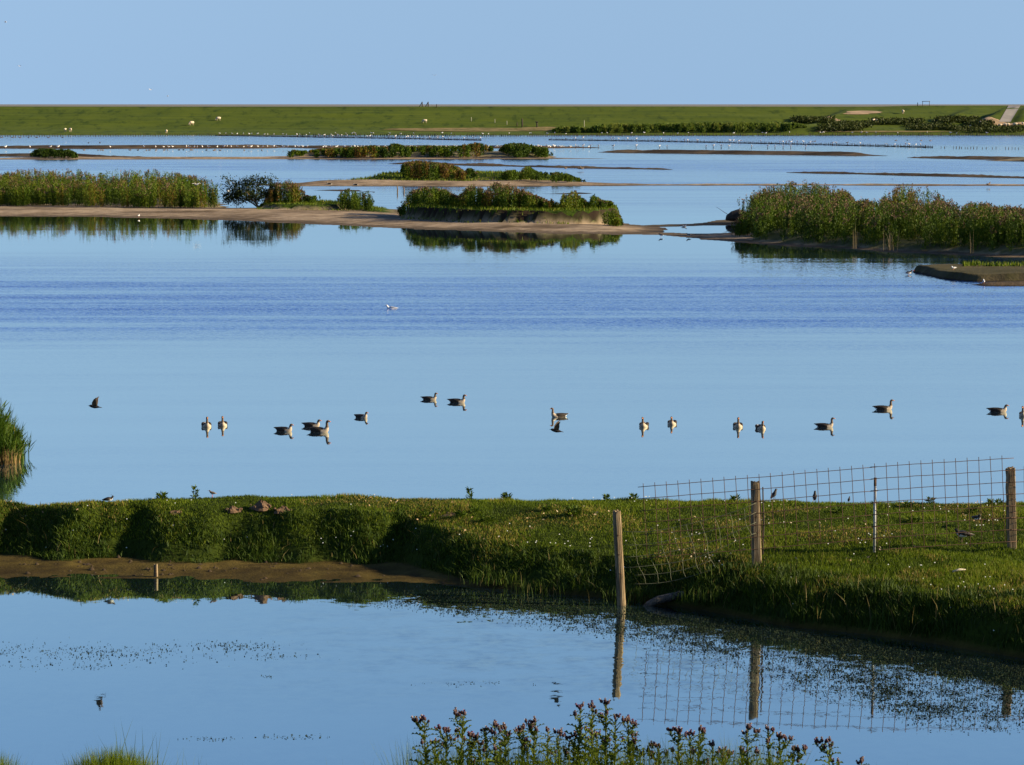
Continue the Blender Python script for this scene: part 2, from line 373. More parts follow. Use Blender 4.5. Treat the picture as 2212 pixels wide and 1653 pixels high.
def drape(name, pts, off, mat, zf, n=14, y0=858, y1=930, thick=0):
    """patch of ground lying on a slope: pts = left edge list and right edge list, measured"""
    L = [hit(x, y, zf, y0, y1, 900) for x, y in pts[0]]; R = [hit(x, y, zf, y0, y1, 900) for x, y in pts[1]]
    v = []
    for a, b in zip(L, R):
        for k in range(n + 1):
            q = a.lerp(b, k / n); q.z = float(zf(np.array([q.x]), np.array([q.y]))[0]) + off; v.append(q)
    f = np.array([(i * (n + 1) + k, i * (n + 1) + k + 1, (i + 1) * (n + 1) + k + 1, (i + 1) * (n + 1) + k) for i in range(len(L) - 1) for k in range(n)])
    return tag(mesh(name, np.array([tuple(q) for q in v]), f, mat), kind='structure')
ys = np.linspace(264, 228.6, 14)
drape('dyke_road', ([(2158 + (264 - y) / 36 * 21, y) for y in ys], [(2183 + (264 - y) / 36 * 22, y) for y in ys]), .12, M['asphalt'], dyke_z)
def blob(name, cx, cy, rx, ry, mat, zf, off=.1, y0=858, y1=930):
    L, R = [], []
    for k in range(9):
        t = -1 + 2 * k / 8 * .999; w = rx * math.sqrt(max(0, 1 - t * t)) + .5; jx = (random.random() - .5) * rx * .35
        L.append((cx - w + jx, cy + ry * -t)); R.append((cx + w + jx * .6, cy + ry * -t))
    return drape(name, (L, R), off, mat, zf, 12, y0, y1)
for a in ((1868, 243, 38, 3.2), (1790, 260.5, 26, 2.5), (1850, 246.5, 28, 1.3), (2150, 268.5, 50, 3.0), (2205, 268, 20, 2.5)): blob('sand_patch', *a, M['sand'], dyke_z)
M['drygrass'] = simple('dry_grass_shore', (.26, .19, .085), .95, .4, .35, .1, (.10, .095, .03))
blob('dry_grass_strip', 1020, 281, 190, 4.2, M['drygrass'], dyke_z, .12)
blob('dry_grass_strip', 1180, 279, 70, 4.0, M['drygrass'], dyke_z, .14)
blob('stony_shore', 1900, 285, 160, 1.6, M['drygrass'], dyke_z, .12)

# --- islands in the lake
T1 = Terrain([
    ([(-260, 466), (0, 468.5), (200, 469), (400, 474), (560, 480), (720, 487), (830, 494), (1000, 500), (1200, 504.5), (1340, 506), (1400, 507), (1450, 501), (1466, 496),
      (1430, 491), (1345, 482), (1000, 474), (860, 452), (640, 448), (545, 449), (500, 449.5), (470, 430), (300, 414), (-260, 412)], .30, 9, 0, .15),
    ([(-260, 447), (0, 446), (300, 451), (480, 452), (500, 448), (470, 434), (300, 419), (-260, 415)], .5, 3, .6, .1),
    ([(553, 458), (600, 461), (690, 461.5), (745, 459), (780, 455), (700, 450.5), (600, 450), (560, 452)], .74, .5, 1, .1),
    ([(720, 461), (800, 464), (868, 465), (872, 456), (800, 451), (735, 451)], .5, 4, 1, .15),
    ([(864, 479), (930, 484), (1010, 488), (1100, 490), (1220, 491), (1300, 489), (1338, 484), (1342, 478), (1250, 476), (1000, 473), (880, 469)], 1.22, .5, 1, .12)])
T1.build('island', M['island'], .42, .5)
T2 = Terrain([
    ([(1335, 507), (1400, 508.5), (1450, 513), (1600, 525), (1750, 534), (1900, 546), (2050, 551), (2212, 557), (2450, 561), (2450, 462), (1900, 462), (1640, 468),
      (1612, 488), (1600, 503), (1530, 505), (1465, 503), (1430, 500), (1380, 498)], .22, 7, 0, .12),
    ([(1330, 491.5), (1420, 490.5), (1520, 488.5), (1620, 489), (1620, 472), (1560, 476), (1450, 484), (1350, 488)], .25, 10, .55, .05),
    ([(1600, 522), (1750, 531), (1900, 542.5), (2050, 548), (2212, 553.5), (2450, 557), (2450, 466), (1900, 466), (1640, 472), (1606, 490)], .5, 2.0, .7, .15)])
T2.build('island', M['island'], .42, .5)
T3 = Terrain([([(1972, 588), (2010, 597), (2060, 606), (2120, 609), (2212, 609), (2400, 610), (2400, 588), (2212, 586), (2120, 585), (2020, 584)], .32, .4, .4, .3)])
T3.build('mud_islet', M['mud'], .2, .25)
T3b = Terrain([([(2092, 615), (2130, 619), (2212, 619), (2300, 618), (2300, 612), (2212, 611.5), (2150, 612)], .16, 1, 0, .15)])
T3b.build('mud_islet', M['mud'], .2, .25)
T4 = Terrain([
    ([(540, 399), (600, 403), (700, 402.5), (900, 403.5), (1120, 403.5), (1250, 402.5), (1400, 401.5), (1700, 401), (2000, 402), (2350, 402), (2350, 399.5), (2000, 397.8), (1700, 398), (1400, 398.5),
      (1290, 396), (1200, 389), (900, 383), (760, 389), (680, 394), (600, 396.5)], .42, 9, 0, .25),
    ([(690, 396.5), (780, 398), (950, 398.5), (1100, 398), (1265, 397), (1255, 393), (1150, 388), (930, 385), (800, 390)], 1.0, 6, 1, .5)])
T4.build('island', M['island'], .8, .9)
T5 = Terrain([
    ([(-150, 345), (100, 345.5), (330, 345), (600, 344.5), (900, 344.5), (1150, 344), (1340, 343), (1200, 341), (1000, 336), (640, 336), (560, 340.5), (300, 341), (60, 341), (-150, 343.5)], .45, 14, 0, .3),
    ([(620, 342.5), (900, 343), (1197, 342.5), (1190, 338), (900, 334), (640, 335)], .9, 4, .5, .3),
    ([(60, 342), (165, 342), (160, 336), (70, 336)], .8, 5, .6, .3)])
T5.build('island', M['island'], 1.6, 2.2)
def bar(name, pts, th, mat='mud', h=.35):
    up = [(x, y - th / 2 * (0.4 if i in (0, len(pts) - 1) else 1)) for i, (x, y) in enumerate(pts)]; dn = [(x, y + th / 2 * (0.4 if i in (0, len(pts) - 1) else 1)) for i, (x, y) in enumerate(pts)]
    t = Terrain([(dn + up[::-1], h, 5, 0, .15)]); A = t.parts[0][0]; n = (A.max(0) - A.min(0))
    t.build(name, M[mat], max(1.0, n[0] / 160), max(1.0, n[1] / 60)); return t
bar('mud_bar', [(1290, 329), (1500, 331), (1700, 333.5), (1850, 335.5), (1915, 337)], 2.6, h=.6)
bar('mud_bar', [(1955, 341), (2080, 343), (2212, 345.5), (2400, 348)], 2.8, h=.5)
bar('mud_bar', [(838, 354), (960, 356), (1100, 359), (1250, 363), (1450, 366.5)], 2.8, h=.5)
bar('mud_bar', [(1690, 373), (1850, 376), (2020, 380), (2212, 384.5), (2400, 388)], 3.0, h=.5)
bar('mud_bar', [(-80, 337.5), (60, 337.5), (200, 338), (340, 340.5)], 2.5, h=.5)
bar('mud_bar', [(-80, 320), (200, 320.5), (450, 319.5), (620, 319)], 2.2, h=.6)
bar('mud_bar', [(470, 316), (560, 317), (640, 319), (700, 320), (900, 319.5), (1300, 319.5)], 2.2, h=.5)
bar('mud_bar', [(680, 411), (760, 412.5), (860, 418)], 4.0, h=.3)
bar('mud_bar', [(1290, 418), (1250, 418), (1130, 420)][::-1], 2.5, h=.25)
T6 = Terrain([([(2120, 347), (2212, 350), (2400, 353), (2400, 340), (2230, 341)], .8, 10, .5, .3)]); T6.build('island', M['island'], 1.5, 2)

# --- near bank between lake and ditch
_w = np.array([(-1500, 1240), (0, 1250), (150, 1246), (337, 1252), (450, 1255), (600, 1258), (800, 1258), (1000, 1264), (1100, 1272), (1200, 1280), (1335, 1294), (1500, 1318), (1700, 1350), (1900, 1375), (2050, 1398), (2212, 1425), (2600, 1470), (4200, 1500)], float)
_f = np.array([(-1500, 1195), (0, 1196), (150, 1206), (300, 1212), (450, 1214), (600, 1214), (800, 1222), (1000, 1240), (1100, 1256), (1200, 1270), (1335, 1296), (1500, 1312), (1700, 1343), (1900, 1368), (2050, 1391), (2212, 1418), (2600, 1462), (4200, 1495)], float)
_b = np.array([(-1500, 1078), (0, 1079), (150, 1083), (300, 1080), (420, 1076), (600, 1073), (800, 1075), (960, 1079), (1200, 1075), (1500, 1079), (1800, 1083), (2212, 1088), (4200, 1092)], float)
WW = G(_w[:, 0], _w[:, 1], 0); FF = G(_f[:, 0], _f[:, 1], .12); BB = G(_b[:, 0], _b[:, 1], 1.05)
_xo = np.argsort(WW[:, 0])
def bank_z(X, Y, full=False):
    X = np.asarray(X, float); Y = np.asarray(Y, float); pX = X * 108.0 + 1106
    yw = np.interp(X, WW[:, 0], WW[:, 1]); yf = np.interp(X, FF[:, 0], FF[:, 1]); yb = np.interp(X, BB[:, 0], BB[:, 1])
    lobes = (vnoise(X, 0 * X, 1.9) - .5) * 1.5 + (vnoise(X, 3 + 0 * X, .7) - .5) * .7
    yf = yf + lobes * lin(pX, [(0, .85), (1000, .8), (1250, .35), (2300, .5)]) + .12
    yw = yw + (vnoise(X, 9 + 0 * X, 1.1) - .5) * .5
    yf = np.maximum(yf, yw + .05)
    hc = lin(pX, [(-500, .74), (0, .74), (900, .78), (1335, .62), (1600, .62), (2212, .66)])
    run = lin(pX, [(0, 1.5), (1000, 1.4), (1335, 1.7), (1600, 1.6), (2212, .9)])
    zt = 1.03 + 0 * pX
    t = Y - yf; foot = .10 * sstep((Y - yw) / np.maximum(yf - yw, .05))
    z = foot + (hc - .1) * sstep(t / run) ** .8 + (zt - hc) * sstep((t - run * .6) / np.maximum(yb - yf - run, .8))
    z = z + (fbm(X, Y, 1.6) - .5) * .22 * sstep(t / .5) + (fbm(X, Y, .5) - .5) * (.06 + .16 * sstep(t / .3) * sstep((2.0 - t) / .6))
    z = np.where(Y < yw, -(yw - Y) * .35, z)
    k = Y - yb
    z = np.where(k > 0, z - .75 * k * k - .04 * k, z); z = np.maximum(z, -.6)
    if full: return z, sstep((t + .12) / .25), t, k
    return z
xs = np.concatenate([np.arange(-70, -14, 1.0), np.arange(-14, 14, .075), np.arange(14, 70, 1.0)])
def _bz(X, Y): r = bank_z(X, Y, True); return r[0], r[1]
grid('grass_bank', xs, np.arange(44, 65, .08), _bz, M['bank'], cut=-.5)

# --- slope the viewer stands on
def slope_z(X, Y):
    X = np.asarray(X, float); Y = np.asarray(Y, float)
    z = lin(Y, [(-12, 8.0), (0, 7.85), (15, 5.35), (20, 3.6), (30, -.3), (36, -1)])
    hump = np.exp(-((X + 2.2) / .38) ** 2) * .30 + np.exp(-((X + 2.85) / .16) ** 2) * .25
    return z + hump * np.exp(-((Y - 15) / .9) ** 2) + .06 * (fbm(X, Y, 1.5) - .5)
grid('grass_slope', np.arange(-40, 40.1, .25), np.arange(-12, 36, .25), lambda X, Y: (slope_z(X, Y), 0 * X + 1), M['bank'], cut=-.9)

# ------------------------------------------------------------------ plants (numpy built)
def blades(base, h, w, lean=.35, tall=False, flat=None):
    """grass blades: one triangle each, or three when tall"""
    n = len(base); a = rng.random(n) * 2 * np.pi; b = rng.random(n) * 2 * np.pi; l = h * lean * rng.random(n)
    dx = np.stack([np.cos(a) * w, np.sin(a) * w, 0 * a], -1) * .5; ln = np.stack([np.cos(b) * l, np.sin(b) * l, h], -1)
    if not tall:
        v = np.stack([base - dx, base + dx, base + ln], 1).reshape(-1, 3); return v, np.arange(3 * n).reshape(-1, 3), 3
    mid = base + ln * np.array([.35, .35, .6])
    v = np.stack([base - dx, base + dx, mid - dx * .8, mid + dx * .8, base + ln], 1).reshape(-1, 3)
    i = np.arange(n)[:, None] * 5
    return v, np.concatenate([i + np.array([[0, 1, 3]]), i + np.array([[0, 3, 2]]), i + np.array([[2, 3, 4]])], 0), 5
def blade_obj(name, base, h, w, tint, mat, parent=None, **k):
    v, f, r = blades(base, h, w, **k); return mesh(name, v, f, mat, parent, attrs={'tint': np.repeat(np.clip(tint, 0, 1), r)})
def leaves(c, d, size, wid, tint):
    """diamond leaves: centre of the stalk end, direction, length, width"""
    n = len(c); d = d / np.linalg.norm(d, axis=1, keepdims=True)
    s = np.cross(d, rng.normal(size=(n, 3))); s /= np.linalg.norm(s, axis=1, keepdims=True) + 1e-9
    L = d * size[:, None]; S = s * (wid[:, None] * .5)
    v = np.stack([c, c + L * .45 + S, c + L, c + L * .45 - S], 1).reshape(-1, 3)
    return v, np.arange(4 * n).reshape(-1, 4), np.repeat(np.clip(tint, 0, 1), 4)
def xpix(X, Y): return X / Y * F_ * math.cos(PITCH) + W_ / 2     # good enough along one row

def thicket(name, label, cat, zf, sil, front, depth, n, h0, nl=34, lw=(.22, .052), tint=(.45, .22), flower=.5, group=None, mat='herb', top='pinktop', spread=.13, z0=.3, clump=2.2, brown=0.0):
    """stand of tall herbs: sil = measured upper outline, front = measured foot line"""
    nc = max(2, n // 6); x = rng.uniform(min(p[0] for p in sil), max(p[0] for p in sil), nc)
    yf = G(x, lin(x, front), z0)[:, 1]
    Y = yf + depth * rng.random(nc) ** 1.15; hc = rng.uniform(.52, 1.16, nc); tc_ = rng.normal(size=nc); fc = rng.random(nc) < flower
    ci = np.arange(n) % nc; Y = Y[ci] + rng.normal(size=n) * .2; x = x[ci] + rng.normal(size=n) * (.17 if depth < 12 else .22) * F_ / Y
    a, b = ray(x, lin(x, sil)); X = a * Y; zg = np.maximum(zf(X, Y), .02)
    hmax = CAMZ + b * Y - zg
    cl = fbm(X, Y * .7, clump)
    h = np.minimum(h0 * (.72 + .55 * cl) * hc[ci] * rng.uniform(.8, 1.08, n), hmax * (.66 + .34 * hc[ci]) * rng.uniform(.92, 1.03, n))
    ok = (h > .25) & (zg > .1); X, Y, zg, h, cl, ci = X[ok], Y[ok], zg[ok], h[ok], cl[ok], ci[ok]; n = len(X)
    if n == 0: return None
    root = empty(name, (float(X.mean()), float(Y.mean()), float(zg.mean()) - .02)); o3 = np.array(root.location)
    base = np.stack([X, Y, zg], -1) - o3
    pt = tint[0] + (cl - .5) * .7 * tint[1] / .2 + tc_[ci] * tint[1] * .9 + rng.normal(size=n) * tint[1] * .2
    br = ((np.sin(ci * 12.9898) * 43758.5) % 1 < brown); pt = np.where(br, rng.uniform(.9, 1, n), np.minimum(pt, .9))
    k = np.repeat(np.arange(n), nl); m = len(k); u = rng.random(m) ** .9; ang = rng.random(m) * 2 * np.pi
    wide = spread * np.sqrt(h[k] / 1.5) * (1.1 - u * .85) * rng.random(m)
    c = base[k] + np.stack([np.cos(ang) * wide, np.sin(ang) * wide, u * h[k]], -1)
    lean = rng.normal(size=(n, 2)) * .06; c[:, :2] += lean[k] * (u * h[k])[:, None]
    d = np.stack([np.cos(ang) * .9, np.sin(ang) * .9, rng.uniform(.5, 2.8, m)], -1)
    sz = lw[0] * rng.uniform(.6, 1.2, m) * (1.15 - .5 * u); wd = lw[1] * rng.uniform(.7, 1.3, m)
    v, f, t = leaves(c, d, sz, wd, pt[k] + rng.normal(size=m) * .08)
    tag(mesh('foliage', v, f, M[mat], root, attrs={'tint': t}), kind='stuff')
    # stems
    sv, sf, r = blades(base[::2], h[::2] * .95, np.full(len(base[::2]), .03), lean=.08)
    tag(mesh('stems', sv, sf, M[mat], root, attrs={'tint': np.repeat(np.clip(pt[::2] + .2, 0, 1), r)}), kind='stuff')
    if flower > 0:
        q = np.where(fc[ci] & (rng.random(n) < .75))[0]
        if len(q):
            k = np.repeat(q, 9); m = len(k); u = rng.uniform(.86, 1.06, m); ang = rng.random(m) * 2 * np.pi; wide = .09 * rng.random(m)
            c = base[k] + np.stack([np.cos(ang) * wide, np.sin(ang) * wide, u * h[k]], -1); c[:, :2] += lean[k] * (u * h[k])[:, None]
            v, f, t = leaves(c, np.stack([np.cos(ang), np.sin(ang), rng.uniform(.5, 2, m)], -1), rng.uniform(.08, .18, m), rng.uniform(.05, .1, m), rng.random(m))
            tag(mesh('flower_tops', v, f, M[top], root, attrs={'tint': t}), kind='stuff')
    return tag(root, label, cat, group)

z1, z2, z4, z5, z6 = T1.z, T2.z, T4.z, T5.z, T6.z
thicket('willowherb_bed', 'long bed of tall green willowherb with pinkish tops on the sandy shore', 'plants', z1,
    [(-150, 382), (0, 380), (20, 374), (60, 369), (110, 372), (160, 369), (220, 372), (260, 368), (330, 368), (380, 376), (420, 384), (455, 390), (480, 402), (497, 432)],
    [(-150, 447), (0, 446), (200, 449), (420, 451), (497, 447)], 38, 4200, 2.25, 54, flower=.4, tint=(.55, .2))
thicket('willowherb_clump', 'reddish-stemmed willowherb clump on the low turf ledge next to the tree', 'plants', z1,
    [(574, 436), (580, 412), (592, 398), (605, 400), (622, 386), (640, 400), (655, 404), (662, 432)], [(574, 441), (660, 441)], 6, 190, 2.1, 48, z0=.72, flower=.8, brown=.3)
thicket('willowherb_clump', 'sparse low green tuft at the end of the reddish clump', 'plants', z1,
    [(662, 424), (676, 423), (692, 420)], [(660, 440), (692, 440)], 4, 34, 1.1, 30, z0=.72, flower=.2)
thicket('willowherb_clump', 'small two-humped green herb clump standing alone on the low turf ledge', 'plants', z1,
    [(730, 437), (734, 414), (745, 410), (758, 407), (768, 418), (780, 414), (795, 413), (804, 428)], [(730, 442.5), (806, 444)], 6, 150, 1.5, 46, tint=(.4, .15), z0=.72, flower=.2)
thicket('willowherb_clump', 'broad rounded herb clump on the eroded earth ledge, at its end facing the turf hollow', 'plants', z1,
    [(868, 450), (874, 424), (890, 414), (915, 408), (945, 407), (965, 412), (985, 424), (1000, 432)], [(868, 444), (930, 449.5), (1000, 452.1)], 9, 380, 2.0, 46, z0=1.15, flower=.6)
thicket('willowherb_clump', 'tall upright herb clump in the middle of the eroded earth ledge', 'plants', z1,
    [(985, 436), (998, 416), (1010, 404), (1022, 402), (1040, 410), (1052, 424)], [(985, 451.6), (1010, 452.5), (1052, 453.4)], 8, 220, 2.3, 46, z0=1.15, flower=.6)
thicket('willowherb_clump', 'largest dark herb clump with pinkish tops tapering along the eroded earth ledge', 'plants', z1,
    [(1045, 420), (1058, 404), (1072, 398), (1100, 402), (1118, 408), (1140, 418), (1165, 428), (1185, 436), (1200, 446)], [(1045, 453.3), (1100, 454.5), (1200, 454.9)], 7, 480, 2.3, 46, z0=1.15, flower=.8, brown=.12)
thicket('willowherb_clump', 'narrow single spire of herb beside the big clump on the earth ledge', 'plants', z1,
    [(1186, 440), (1190, 428), (1195, 438)], [(1186, 454.9), (1196, 454.9)], 2, 14, 1.6, 40, z0=1.15, flower=.3)
thicket('willowherb_clump', 'pale green twin-peaked herb clump above the bare sandy scarp of the earth ledge', 'plants', z1,
    [(1210, 440), (1216, 420), (1228, 424), (1238, 413), (1250, 424), (1260, 432), (1270, 440)], [(1210, 455), (1220, 455), (1268, 454.4)], 5, 130, 2.0, 44, tint=(.65, .15), z0=1.15, flower=.4)
thicket('willowherb_clump', 'herb clump sloping down over the end of the earth ledge to the sand', 'plants', z1,
    [(1272, 444), (1280, 422), (1290, 428), (1305, 436), (1318, 436), (1332, 446), (1340, 468)], [(1272, 454.4), (1300, 454), (1340, 451)], 5, 200, 2.0, 44, tint=(.55, .2), z0=1.15, flower=.3)
thicket('willowherb_clump', 'low herbs tumbling from the end of the earth ledge onto the sand', 'plants', z1,
    [(1304, 462), (1318, 456), (1332, 458), (1342, 472)], [(1304, 487), (1342, 486)], 3, 70, 1.0, 44, tint=(.5, .15), flower=.1)
thicket('willowherb_bed', 'long tall dark thicket with pinkish tops and dry reed stalks rising from the shaded shore', 'plants', z2,
    [(1597, 476), (1600, 440), (1612, 424), (1640, 418), (1700, 420), (1760, 418), (1800, 420), (1850, 434), (1900, 437), (1960, 438), (2040, 440), (2080, 437), (2120, 440), (2150, 448), (2212, 452), (2420, 450)],
    [(1597, 521), (1750, 530), (1900, 541), (2050, 547), (2212, 552), (2420, 555)], 30, 4600, 2.3, 54, tint=(.38, .2), flower=.6, z0=.12)
thicket('willowherb_bed', 'domed willowherb mass rising highest behind the dark shoreline thicket', 'plants', z2,
    [(1618, 424), (1640, 408), (1665, 402), (1700, 399), (1740, 397), (1765, 402), (1795, 409), (1830, 418), (1845, 434)], [(1618, 492), (1845, 493)], 16, 900, 2.6, 56, tint=(.5, .2), flower=.6)
thicket('willowherb_clump', 'isolated upright clump with yellowing stems rising behind the shoreline thicket', 'plants', z2,
    [(1906, 434), (1912, 414), (1925, 408), (1950, 406), (1965, 402), (1985, 408), (2010, 403), (2025, 412), (2034, 434)], [(1906, 492), (2034, 493)], 9, 330, 2.6, 46, flower=.5, tint=(.6, .2), brown=.15)
G4 = dict(lw=(.30, .10), spread=.2)
thicket('willowherb_clump', 'tall reddish-brown herb clump crowning the green grassy island', 'plants', z4,
    [(866, 374), (870, 356), (885, 350), (910, 349), (940, 352), (965, 354), (990, 362), (1002, 372)], [(866, 392), (1002, 393)], 16, 520, 2.6, 34, flower=.8, brown=.45, **G4)
thicket('willowherb_clump', 'tiny tuft of herb next to the reddish clump on the grassy island', 'plants', z4,
    [(1004, 373), (1010, 366), (1020, 365), (1026, 374)], [(1004, 391), (1026, 391)], 5, 40, 1.4, 30, **G4)
thicket('willowherb_clump', 'uneven green herb row sloping down to the bare end of the grassy island', 'plants', z4,
    [(1082, 378), (1095, 370), (1112, 369), (1122, 377), (1130, 365), (1142, 361), (1160, 372), (1185, 373), (1210, 374), (1240, 382), (1258, 389)], [(1082, 394), (1258, 395)], 14, 380, 1.9, 32, tint=(.45, .2), flower=.2, **G4)
G5 = dict(lw=(.42, .17), spread=.45, clump=7, mat='herb', top='pinktop')
thicket('shrub_bank', 'long low band of dark shrubs with rusty tops along the far sandy island', 'bushes', z5,
    [(622, 330), (635, 324), (650, 328), (700, 323), (740, 321), (790, 318), (800, 314), (830, 319), (850, 310), (875, 317), (920, 316), (960, 318), (1000, 315), (1020, 311), (1050, 312), (1075, 322)],
    [(622, 341), (1075, 342)], 30, 1500, 3.0, 34, tint=(.22, .2), flower=.35, brown=.18, **G5)
thicket('shrub_bank', 'rounded dark shrub mound at the end of the far sandy island', 'bushes', z5,
    [(1078, 326), (1088, 315), (1110, 310), (1140, 312), (1160, 319), (1185, 322), (1196, 332)], [(1078, 341), (1196, 342)], 26, 460, 3.0, 34, tint=(.22, .2), flower=.3, **G5)
thicket('shrub_bank', 'small isolated dark bush on the far thin sandbar', 'bushes', z5,
    [(66, 334), (75, 325), (90, 321), (120, 325), (150, 324), (163, 330)], [(66, 341), (165, 341)], 22, 330, 2.4, 34, tint=(.1, .15), flower=.05, **G5)
thicket('shrub_bank', 'shrub clump at the tip of the far island beyond the long thicket', 'bushes', z6,
    [(2170, 345), (2190, 334), (2200, 324), (2212, 316), (2300, 310), (2400, 312)], [(2170, 348), (2400, 350)], 14, 500, 3.4, 34, flower=.3, **G5)
# along the dyke foot
M['farreed'] = leafy('far_reed_leaf', [(0, (.06, .10, .015)), (.6, (.11, .155, .02)), (1, (.17, .19, .035))], .4)
G7 = dict(lw=(.9, .3), spread=.5, clump=9, mat='farreed', flower=0)
thicket('reed_bed', 'long band of dark green reeds along the foot of the dyke', 'reeds', dyke_z,
    [(1280, 276), (1295, 270), (1330, 268), (1380, 270), (1450, 268), (1520, 266), (1600, 267), (1680, 266), (1720, 268), (1750, 278), (1765, 285)], [(1280, 289.5), (1765, 289.5)], 20, 1500, 3.6, 22, tint=(.6, .25), **G7)
thicket('reed_bed', 'short reed patch at the dyke foot beside the dry grass strip', 'reeds', dyke_z,
    [(1196, 282), (1210, 275), (1240, 274), (1262, 277), (1278, 280)], [(1196, 289.5), (1278, 289.5)], 16, 330, 2.6, 26, tint=(.6, .25), **G7)
for i, (a, b, c) in enumerate(((1716, 1800, 258), (1790, 1880, 268), (1880, 1990, 262), (1960, 2060, 273), (2020, 2110, 258), (2090, 2140, 268), (1770, 1860, 276), (2060, 2212, 279))):
    xs_ = np.linspace(a, b, 6); yb_ = c + 6
    p = hit((a + b) / 2, yb_, dyke_z, 858, 925)
    G8 = dict(G7); G8['mat'] = 'shrub'
    x = rng.uniform(a, b, 260); pts = np.array([hit(q, yb_ + rng.uniform(-6, 3), dyke_z, 858, 925, 260) for q in x[:130]])
    n = len(pts); root = empty('scrub_patch', tuple(pts.mean(0))); k = np.repeat(np.arange(n), 16); m = len(k)
    c_ = pts[k] - pts.mean(0) + rng.normal(size=(m, 3)) * np.array([.7, .7, .1]); c_[:, 2] += rng.random(m) * .9
    v, f, t = leaves(c_, np.stack([rng.normal(size=m), rng.normal(size=m), rng.random(m) + .2], -1), rng.uniform(.5, 1.0, m), rng.uniform(.25, .5, m), .5 + .5 * rng.random(m))
    tag(mesh('foliage', v, f, M['shrub'], root, attrs={'tint': t}), kind='stuff')
    tag(root, 'patch of low dark scrub on the lower mounds of the dyke near the sloping road', 'scrub', 'scrub patches on the dyke mounds')

# --- small leaning tree
def small_tree():
    b = G(564, 449, .35); root = empty('small_tree', tuple(b)); g = Geo(); tips = []
    def limb(p, d, L, r, depth):
        pts = [p]; rad = [r]; d = d.normalized()
        for i in range(4):
            d = (d + Vector((random.gauss(0, .16), random.gauss(0, .16), random.gauss(.03, .1)))).normalized(); pts.append(pts[-1] + d * L / 4); rad.append(r * (1 - .15 * (i + 1)))
            if depth and i >= 1:
                for s in range(2 if depth > 1 else 1):
                    dd = (d + Vector((random.gauss(0, .7), random.gauss(0, .7), random.gauss(0, .45)))); limb(pts[-1], dd, L * .62, r * .5, depth - 1)
        g.tube(pts, rad, 6); tips.append((pts[-1], L)); tips.append((pts[2], L)) if depth < 2 else None
    limb(Vector((0, 0, -.3)), Vector((-.30, 0, 1)), 1.5, .11, 2)
    limb(Vector((.1, .1, -.3)), Vector((-.95, .1, .85)), 2.3, .09, 2)
    limb(Vector((.05, -.05, -.3)), Vector((.30, .1, 1)), 1.7, .07, 2)
    g.obj('trunk', M['wood'], root)
    c = []
    for t, L in tips:
        if t.z > .35: c.append(np.array(t) + rng.normal(size=(26, 3)) * np.array([.26, .3, .2]))
    # clumps of leaves through the crown, outline measured from the photograph
    for cx, cz, rx, rz, nn in ((-2.6, 1.05, .75, .6, 420), (-1.9, 1.7, .85, .75, 620), (-1.1, 2.1, .85, .75, 620), (-.45, 2.4, .75, .55, 420), (-1.4, 1.0, 1.1, .55, 460), (-3.0, .7, .5, .4, 160), (.25, 2.35, .5, .45, 160), (.8, 2.5, .16, .14, 30), (.95, 2.1, .14, .12, 20), (-.3, 1.6, .6, .5, 200)):
        q = rng.normal(size=(nn, 3)); q /= np.linalg.norm(q, axis=1, keepdims=True); q *= rng.random((nn, 1)) ** .45
        k = 1 + .35 * (fbm(q[:, 0] * 3 + cx, q[:, 2] * 3, 1) - .5)[:, None]
        c.append(q * k * np.array([rx, .8, rz]) + np.array([cx, 0, cz]))
    c = np.concatenate(c); c = c[fbm(c[:, 0] * 2 + 7, c[:, 2] * 2 + c[:, 1], .7) > .33]; m = len(c)
    v, f, t = leaves(c, rng.normal(size=(m, 3)) + np.array([0, 0, -.2]), rng.uniform(.12, .24, m), rng.uniform(.07, .12, m), .3 + rng.normal(size=m) * .22)
    tag(mesh('crown', v, f, M['shrub'], root, attrs={'tint': t}), kind='stuff')
    tag(root, 'small leaning leafy tree overhanging the water gap between reed bed and turf ledge', 'tree')
small_tree()

# --- turf on the islands, reed stalks
def turf(name, zf, poly, n, h, label, y0z=.5):
    P = np.array(poly, float); x = rng.uniform(P[:, 0].min(), P[:, 0].max(), n * 3); y = rng.uniform(P[:, 1].min(), P[:, 1].max(), n * 3)
    ok = poly_sd(P, x, y) > 0; p = G(x[ok][:n], y[ok][:n]); p[:, 2] = zf(p[:, 0], p[:, 1]); p = p[p[:, 2] > .25]
    o = blade_obj(name, p, h * rng.uniform(.5, 1.3, len(p)), np.full(len(p), h * .35), .45 + .25 * rng.normal(size=len(p)), M['grass'])
    return tag(o, label, 'grass', kind='stuff')
turf('turf_grass', z1, [(553, 461), (745, 462), (868, 466), (872, 452), (560, 449)], 5000, .16, 'short green turf on the low ledge beside the tree')
turf('turf_grass', z1, [(864, 481), (1010, 489), (1220, 492), (1342, 486), (1342, 476), (880, 468)], 5000, .22, 'short green turf on top of the eroded earth ledge')
turf('turf_grass', z4, [(690, 397), (950, 399), (1265, 398), (1255, 392), (930, 384), (780, 389)], 7000, .3, 'green turf covering the grassy island')
turf('turf_grass', T3.z, [(2080, 590), (2400, 590), (2400, 586), (2080, 585)], 900, .22, 'thin fringe of grass along the back of the mud islet')
